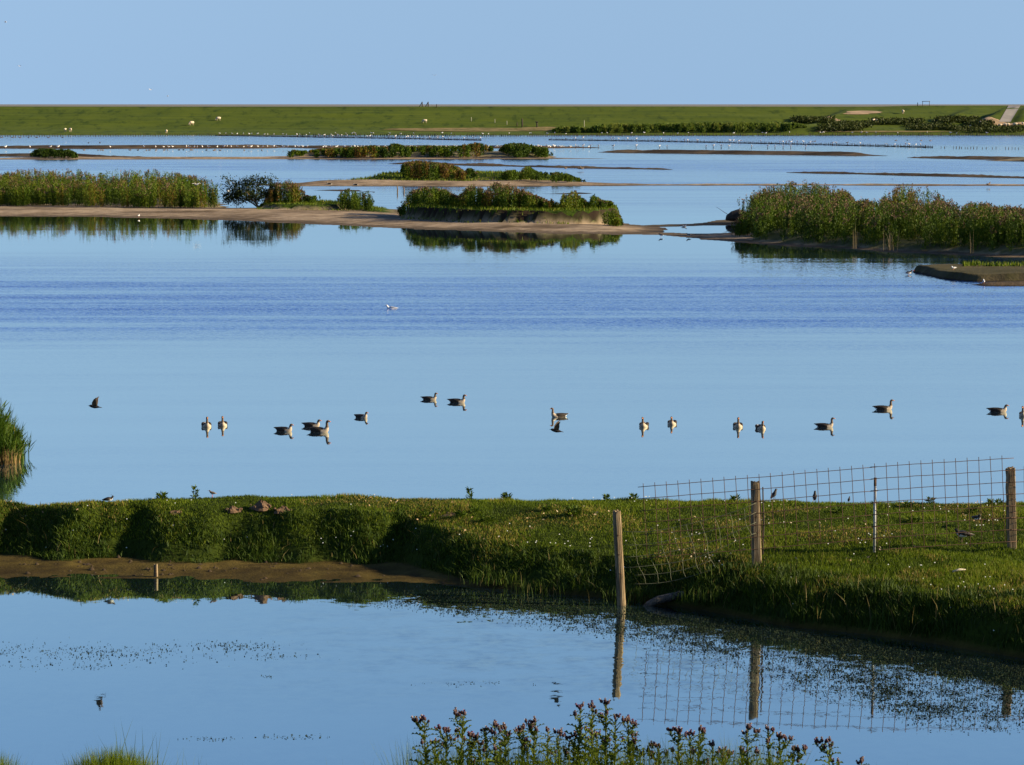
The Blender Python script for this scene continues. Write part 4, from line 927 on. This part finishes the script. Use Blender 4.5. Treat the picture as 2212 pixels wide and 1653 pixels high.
# gulls
def gull(name='gull', floating=False):
    g = Geo(); dz = -.13 if floating else 0
    g.loft([(-.21, .15 + dz, .02, .006), (-.15, .15 + dz, .04, .02), (-.08, .15 + dz, .07, .06), (.02, .15 + dz, .08, .075), (.1, .17 + dz, .06, .06), (.135, .215 + dz, .042, .042), (.15, .25 + dz, .04, .04), (.175, .268 + dz, .034, .032), (.2, .265 + dz, .014, .014)], 10)
    g.loft([(-.27, 0, .17 + dz, .02, .008), (-.15, 0, .185 + dz, .07, .025), (.0, 0, .195 + dz, .088, .04), (.07, 0, .19 + dz, .06, .03)], 8, 1)
    g.loft([(.195, .264 + dz, .010, .010), (.25, .25 + dz, .003, .003)], 6, 2)
    if not floating:
        for s in (-1, 1): g.tube([(.0, s * .03, .1), (.0, s * .03, 0), (.04, s * .03, .003)], .008, 5, 2)
    return mesh_data(name, np.array(g.v), g.f, [M['white'], M['grey'], M['orange']], smooth=True, fmat=g.m)
GULL, GULLF = gull(), gull('floating_gull', True)
def put(me, name, loc, rz, s, lab, cat, grp):
    o = bpy.data.objects.new(name, me); link(o); o.location = loc; o.rotation_euler = (0, 0, rz); o.scale = (s, s, s); return tag(o, lab, cat, grp)
rr = lambda: random.uniform(0, 6.28)
put(GULLF, 'gull', tuple(G(845, 668, -.01)), math.radians(178), 1.25, 'white gull floating alone on the ruffled middle of the lake', 'gull', None)
q = G(2060, 583, .45); put(GULL, 'gull', tuple(q), math.radians(200), .75, 'small white gull standing on the back edge of the larger mud islet', 'gull', None)
q = G(2125, 613, .1); put(GULL, 'gull', tuple(q), math.radians(85), .8, 'small white gull upright on the tiny outer mud islet', 'gull', None)
q = G(1478, 490, .02); put(GULLF, 'gull', tuple(q), math.radians(10), 1.0, 'white gull floating in the small pool behind the spit', 'gull', None)
q = G(1089 / 2.212 * .6085, 469, .1); put(GULL, 'gull', tuple(q), 1.2, .8, 'small pale gull standing at the waterline below the long willowherb bed', 'gull', None)
q = V(1794 / 2.212 * .6085, 380, 305); q[2] = 0; put(GULLF, 'gull', tuple(q), .6, 1.2, 'white gull floating behind the end of the long willowherb bed', 'gull', None)

# stake rows
def stakes(label, pts, step, h, w, fill=0.0, jit=.1, gap=.0):
    P = [Vector(G(x, y)) for x, y in pts]; root = empty('stake_row', tuple(P[0])); g = Geo(); tops = []
    for a, b in zip(P[:-1], P[1:]):
        L = (b - a).length; n = int(L / step)
        for i in range(n):
            if random.random() < gap: continue
            q = a.lerp(b, (i + .5) / n) - P[0]; hh = h * random.uniform(.75, 1.12); k = w * random.uniform(.7, 1.2)
            q += Vector((random.uniform(-jit, jit), random.uniform(-jit, jit), 0)); g.tube([(q.x, q.y, -.4), (q.x + random.uniform(-.05, .05), q.y, hh)], [k, k * .85], 5); tops.append((q + P[0], hh))
    o = g.obj('stakes', M['darkwood'], root, False); o['kind'] = 'stuff'
    if fill:
        g = Geo()
        for a, b in zip(P[:-1], P[1:]):
            n = max(2, int((b - a).length / 3))
            for i in range(n):
                q0 = a.lerp(b, i / n) - P[0]; q1 = a.lerp(b, (i + 1) / n) - P[0]
                for r in range(3): z = fill * (r + .5) / 3; g.tube([q0 + Vector((0, random.uniform(-.2, .2), z)), (q0 + q1) / 2 + Vector((0, random.uniform(-.2, .2), z + random.uniform(-.1, .1))), q1 + Vector((0, 0, z))], fill / 5.2, 5, cap=False)
        o = g.obj('brushwood', M['darkwood'], root, False); o['kind'] = 'stuff'
    tag(root, label, 'stake row'); return tops
S1 = stakes('sparse stake row in front of the dyke foot joining the dark brushwood groyne', [(-60, 296), (150, 295.5), (465, 294)], .75, .8, .11)
S2 = stakes('long dark brushwood groyne running slanting out from the dyke shore', [(465, 293.5), (640, 296.5), (850, 300), (1040, 304)], .55, .62, .08, .26)
S3 = stakes('straight picket row of dark stakes parallel to the dyke foot', [(640, 294.5), (900, 295), (1130, 295.2), (1500, 294), (1800, 293.5), (2240, 293.2)], .55, .8, .125, gap=.12)
S4 = stakes('dark brushwood groyne slanting across the far water beyond the mud bars', [(1185, 303), (1400, 306), (1650, 311), (1850, 315.5), (2015, 319.5)], .55, .55, .08, .24)
S5 = stakes('line of low stakes continuing past the end of the slanting groyne', [(2030, 320.5), (2120, 322), (2260, 324)], .8, .5, .08, gap=.15)
S6 = stakes('scattered low stakes with gulls between groyne and mud bar', [(1140, 320), (1300, 320.5), (1500, 321), (1750, 321.5)], 1.6, .45, .08, gap=.45)
GLAB = {0: 'white gull resting on the long dark brushwood groyne by the dyke', 1: 'white gull perched on the straight picket row of stakes', 2: 'white gull resting on the brushwood groyne beyond the mud bars', 3: 'white gull resting among the scattered low stakes'}
for i, (S, n) in enumerate(((S2, 46), (S3, 44), (S4, 40), (S6, 22))):
    for q, hh in random.sample(S, min(n, len(S))):
        put(GULL, 'gull', (q.x, q.y, hh - .02), rr(), random.uniform(1.25, 1.75), GLAB[i], 'gull', GLAB[i].replace('white gull', 'gulls'))
for x in (43, 235, 395, 455, 865, 1130, 1222, 1285, 1355, 1463, 1485, 1548, 1638, 1705, 1325, 1525, 1588):
    q = G(x * .2751, 319.5 + random.uniform(-.4, .4), .5); put(GULL, 'gull', tuple(q), rr(), random.uniform(1.3, 1.9), 'white gull standing on the low mud bar behind the small isolated bush', 'gull', 'gulls on the low mud bar')
for x in [700 + i * 8.0 + random.uniform(-5, 5) for i in range(0, 72)] + [480 + i * 11 + random.uniform(-4, 4) for i in range(18)]:
    q = G(x, 318.6 + random.uniform(-.6, .5), .5); put(GULL, 'gull', tuple(q), rr(), random.uniform(1.2, 1.7), 'white gull in the crowded line behind the long band of shrubs', 'gull', 'gulls lined up behind the shrub island')
def duck():
    g = Geo(); g.loft([(-.24, .10, .03, .008), (-.14, .06, .09, .06), (0, .04, .11, .08), (.12, .06, .08, .07), (.17, .13, .04, .045), (.19, .18, .042, .042), (.23, .19, .03, .03), (.28, .175, .012, .008)], 8)
    return mesh_data('duck', np.array(g.v), g.f, [M['brownf']], smooth=True)
DUCK = duck()
for x in (660, 770, 790, 808, 1020, 1082, 1150, 1172, 1225, 1290, 1315, 1405, 1440, 1495, 1508, 1620, 1680, 1692, 1728, 1918, 2055):
    put(DUCK, 'duck', tuple(G(x * .2751, 325 + random.uniform(-.6, .6))), rr(), 1.35, 'small dark duck in the loose flock floating behind the thin sandbar', 'duck', 'ducks behind the thin sandbar')
for x in (12, 97, 120, 157, 223, 288, 380, 490): put(DUCK, 'duck', tuple(G(x * .2751, 298)), rr(), 1.7, 'small dark duck floating close to the sparse stake row', 'duck', 'ducks by the stake row')
for x in (695, 785): put(DUCK, 'duck', tuple(G(x * .2751, 309.5)), rr(), 1.6, 'dark duck floating between stake row and low mud bar', 'duck', 'ducks in the open far water')
for x, y in ((1712, 303), (1760, 306), (1830, 309), (2010, 305), (1990, 304.5), (1960, 304), (1935, 304.5)): put(DUCK, 'duck', tuple(G(x, y)), rr(), 1.5, 'dark duck floating between the picket row and the slanting groyne', 'duck', 'ducks between the stake rows')
DG = GOOSE['low']
for px, py, z, lab, f in ((711, 384, .75, 'dark goose standing at the bare end of the grassy island', T4.z), (768, 382, .9, 'dark goose crouching on the turf of the grassy island', T4.z)):
    q = G(px, py + 3, z); q[2] = float(f(np.array([q[0]]), np.array([q[1]]))[0]); tag(inst(DG, 'glow', tuple(q), math.radians(170), .95), lab, 'goose')
for x, y, s, lab in ((1251, 365, 1.6, 'dark duck of the pair standing on the slanting mud bar'), (1257, 365, 1.6, 'dark duck of the pair standing on the slanting mud bar'), (1222, 364.5, 1.3, 'single small dark duck on the slanting mud bar near the pair'), (1716, 399.5, 1.2, 'dark duck on the thin sand strip behind the thicket, beside another'), (1752, 399.5, 1.3, 'dark duck on the thin sand strip behind the thicket, beside another'), (2135, 399.5, 1.4, 'lone dark duck on the thin sand strip behind the thicket'), (1928, 379, 1.1, 'small dark duck on the narrow mud bar above the sand strip')):
    q = G(x, y, .35); put(DUCK, 'duck', tuple(q), rr(), s, lab, 'duck', 'ducks on the bars')
# gulls on the wing
def fgull():
    g = Geo(); g.loft([(-.2, 0, .03, .006), (-.1, 0, .05, .04), (.05, 0, .06, .055), (.14, .01, .04, .04), (.2, .01, .012, .012)], 8)
    for s in (-1, 1):
        t = [(.06, s * .04, .02), (.10, s * .28, .14), (.0, s * .58, .10), (-.06, s * .3, .12), (-.08, s * .04, .02)]; b = [(x, y, z - .015) for x, y, z in t]
        g.add(t + b, [(0, 1, 2, 3, 4), (9, 8, 7, 6, 5)] + [(i, (i + 1) % 5, (i + 1) % 5 + 5, i + 5) for i in range(5)], 0)
    return mesh_data('flying_gull', np.array(g.v), g.f, [M['white']], smooth=False)
FG = fgull()
for x, y, Yd, lab in ((424, 399, 236, 'white gull flying in front of the long willowherb bed'), (325, 194, 420, 'white gull flying low in the sky over the dyke'), (362, 208, 600, 'tiny white gull flying just above the dyke crest'), (12, 48, 380, 'white gull flying high in the clear sky'), (42, 143, 520, 'faint small gull flying halfway up the sky'), (938, 163, 600, 'tiny white gull in the open sky above the dyke gate')):
    put(FG, 'flying_gull', tuple(V(x, y, Yd)), rr(), 1.0, lab, 'gull', None)

# sheep on the dyke
def make_sheep(graze):
    root = empty('sheep')
    lofted('body', [(-.56, .62, .08, .10), (-.5, .64, .22, .22), (-.3, .64, .29, .28), (0, .63, .31, .30), (.3, .64, .27, .28), (.46, .66, .18, .2), (.52, .68, .08, .1)], [M['wool']], root, 12)
    if graze: lofted('head', [(.44, .66, .12, .13), (.62, .45, .10, .10), (.70, .25, .085, .09), (.76, .10, .05, .05)], [M['face']], root, 8)
    else: lofted('head', [(.42, .70, .13, .14), (.56, .88, .10, .11), (.66, .95, .09, .095), (.80, .90, .05, .055)], [M['face']], root, 8)
    for x in (-.36, .34):
        for y in (-.14, .14): g = Geo(); g.tube([(x, y, .55), (x + .02, y, .28), (x, y, -.04)], [.075, .045, .04], 6); g.obj('leg', [M['face']], root)
    kids(root); return root
SH = {True: make_sheep(True), False: make_sheep(False)}
SHG = 'sheep grazing on the dyke'
for px, py, deg, gz, s, lab in ((141, 285, 80, True, 1.25, 'pale sheep grazing end-on next to another at the dyke foot'), (152, 285, 120, True, 1.3, 'pale sheep of the pair at the dyke foot, turned away'), (359.5, 288, 95, True, 1.2, 'single sheep grazing at the very foot of the dyke above the stakes'),
    (414, 271, 215, True, 1.45, 'cream sheep grazing on the lower slope below the one higher up'), (472, 261, 200, True, 1.35, 'cream sheep grazing highest on the open dyke slope'), (917.5, 266, 185, True, 1.3, 'lone cream sheep grazing near the dark gate posts'),
    (1887, 266, 60, False, 1.4, 'sheep standing against another on the dark scrub mound'), (1894, 267, 100, True, 1.4, 'second sheep touching the first on the dark scrub mound'), (1950.6, 246, 90, False, 1.35, 'sheep standing beside the sandy scar high on the dyke'),
    (2097, 277, 170, True, 1.0, 'small sheep lying below the foot of the road'), (2119, 270, 200, True, 1.3, 'sheep at the foot of the road on bare sand'), (2124, 267, 30, False, 1.0, 'sheep standing just behind another at the foot of the road'),
    (2137, 274, 185, True, 1.2, 'sheep in the loose flock on the sand below the road'), (2160, 274, 185, True, 1.0, 'sheep in the loose flock on the sand below the road'), (2171, 273, 170, False, 1.0, 'sheep in the loose flock on the sand below the road'), (2177, 273, 0, True, 1.1, 'sheep in the loose flock on the sand below the road'), (2193, 273, 180, True, 1.2, 'sheep in the loose flock on the sand below the road'), (2209, 271, 90, False, 1.1, 'sheep in the loose flock on the sand below the road')):
    p = hit(px, py, dyke_z, 857, 927, 800); tag(inst(SH[gz], 'sh%d' % gz, tuple(p), math.radians(deg), s), lab, 'sheep', SHG)

# posts and gates on the dyke
def dpost(name, label, px, py, h, r, mat, extra=None):
    p = hit(px, py, dyke_z, 857, 928, 800); root = empty(name, tuple(p)); g = Geo(); g.tube([(0, 0, -.4), (.02, 0, h * .5), (0, 0, h)], [r, r, r * .85], 7, wob=.1); g.obj('shaft', mat, root)
    if extra: extra(root, h)
    return tag(root, label, 'post')
dpost('post', 'tall dark wooden post beside the brushy gate on the lower dyke', 1128, 274, 2.6, .26, M['darkwood'])
def burr(root, h):
    g = Geo()
    for k in range(14): a = rr(); g.tube([(0, 0, h - .3), (math.cos(a) * .55, math.sin(a) * .5, h + random.uniform(-.35, .5))], [.09, .03], 5)
    o = g.obj('twig_tuft', M['darkwood'], root); o['kind'] = 'stuff'
dpost('post', 'dark post with a tuft of twigs on top at the dyke foot', 1160, 276, 1.9, .24, M['darkwood'], burr)
dpost('post', 'short dark post left of the tall one on the lower dyke', 1117, 273, 1.2, .18, M['darkwood']); COL.objects[-1]
dpost('marker_post', 'thin white marker post above the short reed patch', 1262, 278, 2.6, .10, M['palewood'])
for x, y, lab in ((893 / 2.765 * .6085 + 821.5, 262, 'thin pale stake alone on the middle dyke slope'), (1095, 270, 'thin pale stake in the hollow near the tall dark post'), (1069, 266, 'small pale stake near the dark bushes of the dyke slope')): dpost('marker_post', lab, x, y, 1.3, .09, M['palewood'])
def gatepost(root, h): g = Geo(); g.tube([(0, 0, h * .95), (-.9, 0, 0)], .12, 6); g.obj('brace', M['darkwood'], root)
dpost('gate_post', 'braced dark gate post on the dyke crest', 912, 230.5, 1.6, .18, M['darkwood'], gatepost)
dpost('gate_post', 'dark gate post on the dyke crest facing the braced one', 925, 230.5, 1.6, .18, M['darkwood'], gatepost)
dpost('post', 'short dark post just below the gate on the dyke crest', 943, 233, 1.2, .14, M['darkwood'])
p = hit(2000, 229.6, dyke_z, 857, 928, 800); root = empty('goal_gate', tuple(p))
for dx, nm in ((-1.1, 'upright'), (1.15, 'upright')): g = Geo(); g.tube([(dx, 0, -.3), (dx, 0, 1.55)], .085, 6); g.obj(nm, M['darkwood'], root)
g = Geo(); g.tube([(-1.3, 0, 1.55), (1.35, 0, 1.6)], .085, 6); g.obj('crossbeam', M['darkwood'], root); tag(root, 'open goal-shaped wooden frame on the dyke crest', 'gate frame')
dpost('post', 'single dark post next to the goal-shaped frame on the crest', 1982, 229.6, 1.2, .12, M['darkwood'])
for x, y, hgt, lab in ((858, 419, .95, 'leaning pale stake standing at the tip of the small mud bar'), (872, 418, .75, 'shorter stake in the water next to the leaning pale one')):
    q = G(x, y + 1); root = empty('stake', tuple(q)); g = Geo(); g.tube([(0, 0, -.4), (.05, 0, hgt * .5), (0, 0, hgt)], [.07, .065, .05], 7, wob=.2); g.obj('shaft', M['wood'], root); tag(root, lab, 'stake')
q = G(1588, 477, .2); root = empty('boulder', tuple(q)); g = Geo(); g.loft([(-.75, .05, .05, .05), (-.6, .2, .3, .25), (-.2, .35, .5, .42), (.3, .45, .5, .5), (.8, .35, .4, .4), (1.1, .1, .1, .1)], 9); g.obj('stone', M['darkwood'], root, False)
g = Geo(); g.tube([(-.3, 0, .3), (-.9, 0, .7), (-1.5, .1, 1.1)], [.03, .02, .01], 5); g.obj('dead_branch', M['darkwood'], root); tag(root, 'dark hummock with a dead branch at the thicket edge behind the pool', 'hummock')

# ------------------------------------------------------------------ small plants on the bank
def bank_weed(px, py, h, w, label, grp=None, n=70, tall=False):
    p = crest(px, .1) if py < 1092 else hit(px, py, bank_z, 46, 62.6); root = empty('thistle_rosette' if not tall else 'young_thistle', tuple(p))
    u = rng.random(n); a = rng.random(n) * 6.3; r = w * rng.random(n) * (1 - .7 * u if tall else .6)
    c = np.stack([np.cos(a) * r, np.sin(a) * r, u * h * (1 if tall else .7)], -1)
    v, f, t = leaves(c, np.stack([np.cos(a), np.sin(a), rng.uniform(.1, 1.4, n)], -1), rng.uniform(.05, .11, n), rng.uniform(.02, .04, n), .35 + .2 * rng.normal(size=n))
    tag(mesh('foliage', v, f, M['herb'], root, attrs={'tint': np.minimum(t, .85)}), kind='stuff')
    g = Geo(); g.tube([(0, 0, -.03), (.01, 0, h * .5), (0, 0, h)], [.008, .006, .003], 5); g.obj('stem', M['longgrass'], root)
    tag(root, label, 'plant', grp)
bank_weed(350, 1078, .16, .14, 'bushy dark rosette on the skyline of the bank near the wader', n=130)
bank_weed(422, 1076, .26, .05, 'single upright young thistle on the bank skyline beside the wader', tall=True)
bank_weed(1014, 1077, .24, .06, 'upright young thistle on the open bank skyline', tall=True)
bank_weed(1095, 1080, .20, .14, 'rounded bushy thistle on the bank skyline', n=130)
bank_weed(1240, 1116, .24, .22, 'largest spreading thistle rosette on the bank top', n=200)
for x, y, w in ((1310, 1083, .08), (1368, 1083, .10), (1588, 1083, .1), (2010, 1090, .08), (2140, 1092, .09), (2158, 1092, .09), (1024, 1108, .16), (1180, 1106, .1), (995, 1118, .12), (920, 1120, .14), (1050, 1128, .2), (1970, 1130, .18), (1810, 1110, .15), (2100, 1110, .14), (1960, 1098, .12)):
    bank_weed(x, y, .15, w, 'small green thistle growing in the short bank grass', 'small thistles in the bank grass', n=int(300 * w) + 30)
for x, y, lab in ((1062, 1268, 'bright grass tuft at the end of the mud strip'), (1160, 1282, 'dark grass tuft overhanging the water beyond the mud strip'), (1370, 1300, 'thin grass tuft at the water beside the ditch post'), (1306, 1300, 'tiny yellow-green grass tuft standing in shallow water by the ditch post'), (1548, 1298, 'tall grass tussock above the grey log')):
    p = hit(x, y, bank_z, 46, 60); root = empty('grass_tuft', tuple(p)); n = 20 if 'tiny' in lab else 160; w = .05 if 'tiny' in lab else .28
    q = rng.normal(size=(n, 3)) * np.array([w, w * .6, 0]); tag(blade_obj('blades', q, rng.uniform(.12, .32, n), np.full(n, .014), .6 + .25 * rng.normal(size=n), M['longgrass'], root, lean=.6, tall=True), kind='stuff'); tag(root, lab, 'grass tuft')

# ------------------------------------------------------------------ thistles on the near slope
M['th_leaf'] = leafy('thistle_leaf', [(0, (.105, .145, .014)), (1, (.14, .17, .02))], .35); M['th_stem'] = simple('thistle_stem', (.085, .10, .022), .7, .3, 15)
M['bract'] = simple('thistle_bract', (.060, .026, .028), .7, .4, 60); M['tuft_pink'] = simple('thistle_floret', (.26, .11, .20), .8, .3, 60); M['tuft_pale'] = simple('thistle_down', (.42, .30, .25), .9, .25, 60)
def leaf_mesh(seed):
    r = random.Random(seed); n = 8; L = []; R = []; Mi = []
    for i in range(n + 1):
        x = i / n; w = (.20 if i % 2 else .065) * (1 - x) ** .6 * (1.2 if x > .1 else .4) + .004; z = .10 * math.sin(x * 2.6) - .25 * x * x; dz = .05 * (1 if i % 2 else -1) + r.uniform(-.02, .02)
        Mi.append((x, 0, z)); L.append((x + .06 * (i % 2), w, z + dz + .04)); R.append((x + .06 * (i % 2), -w, z + dz + .04))
    v = Mi + L + R; f = []
    for i in range(n): f += [(i, i + 1, n + 1 + i + 1, n + 1 + i), (i + 1, i, 2 * n + 2 + i, 2 * n + 2 + i + 1)]
    return mesh_data('leaf', np.array(v), f, [M['th_leaf']])
LEAF = [leaf_mesh(k) for k in range(4)]
def head_mesh():
    g = Geo(); V_ = []; n = 10
    for i, (z, r) in enumerate([(0, .0035), (.003, .0075), (.008, .0095), (.013, .0085), (.017, .0058)]):
        V_ += [(math.cos(6.283 * (k + .5 * (i % 2)) / n) * r, math.sin(6.283 * (k + .5 * (i % 2)) / n) * r, z) for k in range(n)]
    g.add(V_, [(i * n + k, i * n + (k + 1) % n, (i + 1) * n + (k + 1) % n, (i + 1) * n + k) for i in range(4) for k in range(n)] + [tuple(range(n))[::-1], tuple(range(4 * n, 5 * n))])
    return mesh_data('flower_head', np.array(g.v), g.f, [M['bract']])
def tuft_mesh(mat, sp):
    g = Geo(); r = random.Random(3)
    for k in range(16):
        a = r.random() * 6.28; q = sp * math.sqrt(r.random()); h = r.uniform(.006, .011)
        g.add([(math.cos(a) * .002, math.sin(a) * .002, .015), (math.cos(a + .5) * q, math.sin(a + .5) * q, .017 + h), (math.cos(a - .3) * q * .9, math.sin(a - .3) * q * .9, .017 + h * .9)], [(0, 1, 2)])
    return mesh_data('tuft', np.array(g.v), g.f, [mat])
HEAD = head_mesh(); TUFT = [tuft_mesh(M['tuft_pink'], .009), tuft_mesh(M['tuft_pale'], .008)]
def aim(o, d, roll=0): o.rotation_mode = 'QUATERNION'; o.rotation_quaternion = Vector(d).to_track_quat('Z', 'Y')
def thistle(tops, Yd, label, grp, purple=.35):
    P = [Vector(V(x, y, Yd + random.uniform(-.05, .05))) for x, y in tops]; bx = sum(p.x for p in P) / len(P) + random.uniform(-.03, .03)
    b = Vector((bx, Yd, float(slope_z(np.array([bx]), np.array([Yd]))[0]) - .01)); root = empty('thistle', tuple(b)); P = [p - b for p in P]
    main = max(P, key=lambda p: p.z); g = Geo(); H = main.z
    spine = [Vector((0, 0, 0)), main * .3 + Vector((random.uniform(-.02, .02), 0, 0)), main * .6 + Vector((random.uniform(-.02, .02), 0, 0)), main * .85, main]
    at = lambda t: spine[min(int(t * 4), 3)].lerp(spine[min(int(t * 4), 3) + 1], t * 4 - min(int(t * 4), 3))
    g.tube(spine, [.006, .0055, .0045, .0035, .002], 6)
    stems = [(spine, 0.0)]
    for p in P:
        if p is main: continue
        s = at(max(.35, min(.92, (p.z - .10) / H))); m_ = s.lerp(p, .5) + Vector(((p.x - s.x) * .18, 0, -.012)); g.tube([s, m_, p], [.0035, .003, .0018], 5); stems.append(([s, m_, p], .0))
    def leaf(p, d, L):
        o = bpy.data.objects.new('leaf', random.choice(LEAF)); link(o, root); o.location = p; o.scale = (L, L, L)
        o.rotation_euler = (random.uniform(-.4, .4), -random.uniform(.15, .95), d)
    def heads(p, n):
        for k in range(n):
            dv = Vector((random.gauss(0, .55), random.gauss(0, .5), 1)) if k else Vector((random.gauss(0, .15), 0, 1)); L = random.uniform(.008, .024) if k else .004
            q = p + Vector((dv.x, dv.y, dv.z * .55)).normalized() * L - Vector((0, 0, .008 if k else 0)); g.tube([p - Vector((0, 0, .02)), q], [.0018, .0016], 4, cap=False)
            o = bpy.data.objects.new('flower_head', HEAD); link(o, root); o.location = q; aim(o, dv); s = random.uniform(.75, 1.1); o.scale = (s, s, s * 1.1)
            if random.random() < .8: t = bpy.data.objects.new('tuft', TUFT[0] if random.random() < purple else TUFT[1]); link(t, o)
    for p in P: heads(p, random.choice((3, 4, 5, 5)))
    k = 0; z = .3
    while z < .97: leaf(at(z), k * 2.4 + random.uniform(-.4, .4), (.175 - .135 * z) * random.uniform(.75, 1.2)); k += 1; z += .0095 / max(H, .3) * random.uniform(.7, 1.3) * (1 + .8 * z)
    for st, _ in stems[1:]:
        for q in (.05, .15, .25, .35, .45, .55, .65, .75, .85): leaf(st[0].lerp(st[1], q * 2) if q < .5 else st[1].lerp(st[2], q * 2 - 1), rr(), random.uniform(.035, .065))
        if random.random() < .9: q = st[1].lerp(st[2], .35); e = q + Vector((random.uniform(-.03, .03), 0, .03)); g.tube([q, e], [.002, .0015], 4); heads(e, random.choice((1, 2, 2)))
    for q in (.68, .78, .86):
        if random.random() < .7: s = at(q); e = s + Vector((random.uniform(-.05, .05), random.uniform(-.03, .03), random.uniform(.03, .06))); g.tube([s, e], [.0025, .0016], 4); heads(e, random.choice((1, 2, 3)))
    g.obj('stem', M['th_stem'], root); return tag(root, label, 'thistle', grp)
TH = [[(901, 1560), (918, 1557)], [(952, 1577), (964, 1582)], [(984, 1546), (1001, 1546)], [(1015, 1592), (1029, 1596)], [(1049, 1580)], [(1069, 1569)], [(1090, 1576), (1100, 1590)], [(1118, 1582), (1130, 1574)], [(1156, 1560), (1144, 1572)], [(1184, 1580)], [(1205, 1587)],
    [(1242, 1592), (1221, 1630)], [(1254, 1530)], [(1279, 1530)], [(1308, 1519), (1300, 1552)], [(1329, 1553)], [(1357, 1558), (1368, 1566)], [(1366, 1592), (1390, 1628)], [(1423, 1614), (1408, 1630)], [(1448, 1582), (1466, 1581)], [(1490, 1589)], [(1510, 1581), (1521, 1584)], [(1540, 1614)], [(1562, 1626), (1574, 1632)],
    [(1603, 1626)], [(1614, 1576), (1634, 1584)], [(1660, 1580)], [(1683, 1594), (1705, 1599)], [(1713, 1620), (1740, 1622)], [(1765, 1606), (1793, 1604)], [(1811, 1650)], [(1860, 1651)], [(1035, 1610)], [(1080, 1612)], [(1140, 1606)], [(940, 1604)], [(1265, 1580)], [(1290, 1590)]]
SPEC = {12: 'tall thistle with a dense pink-white flower cluster, left one of the tallest twin stems', 13: 'tall thistle with a dense pink-white flower cluster, right one of the tallest twin stems', 14: 'tallest thistle, thin stem topped by one pale fluffy head', 2: 'slender thistle with two thin forked stems above its shorter neighbours', 19: 'broad thistle crowded with dark purple-brown flower heads', 25: 'thistle with wide-spread heads, apart from the others beyond the gap', 29: 'outermost low thistle with one head leaning away on a thin stem', 24: 'short thistle with bright violet flower heads'}
for i, tp in enumerate(TH):
    lab = SPEC.get(i, 'forked green thistle with two clusters of purple-brown heads in the near thistle row' if len(tp) > 1 else 'single-stemmed green thistle with purple-brown heads in the near thistle row'); lab = lab.replace(', left one of the tallest twin stems', ' on a tall straight stem').replace(', right one of the tallest twin stems', ' on a tall straight stem')
    thistle(tp, 15 + random.uniform(-.25, .25) + (.3 if i > 31 else 0), lab, 'thistles on the near slope', purple=.9 if i == 24 else .3)

# grass on the near slope
def near_grass(n, xf, h, name, label, mat='grass'):
    X = xf(n); Y = rng.normal(size=n) * .22 + 15; p = np.stack([X, Y, slope_z(X, Y)], -1)
    tag(blade_obj(name, p, h * rng.uniform(.6, 1.15, n), np.full(n, .005), .5 + .2 * rng.normal(size=n), M[mat], lean=.35, tall=True), label, 'grass', kind='stuff')
near_grass(16000, lambda n: np.concatenate([rng.normal(size=n * 3 // 4) * .34 - 2.18, rng.normal(size=n - n * 3 // 4) * .14 - 2.86]), .33, 'slope_grass', 'grass tops of the near slope in two green humps')
near_grass(700, lambda n: rng.uniform(-2.2, 2.6, n), .5, 'slope_grass_wisps', 'thin grass stalks along the near slope')
near_grass(7000, lambda n: rng.uniform(-.6, 1.5, n), .62, 'thistle_undergrowth', 'grass growing between the near thistles')
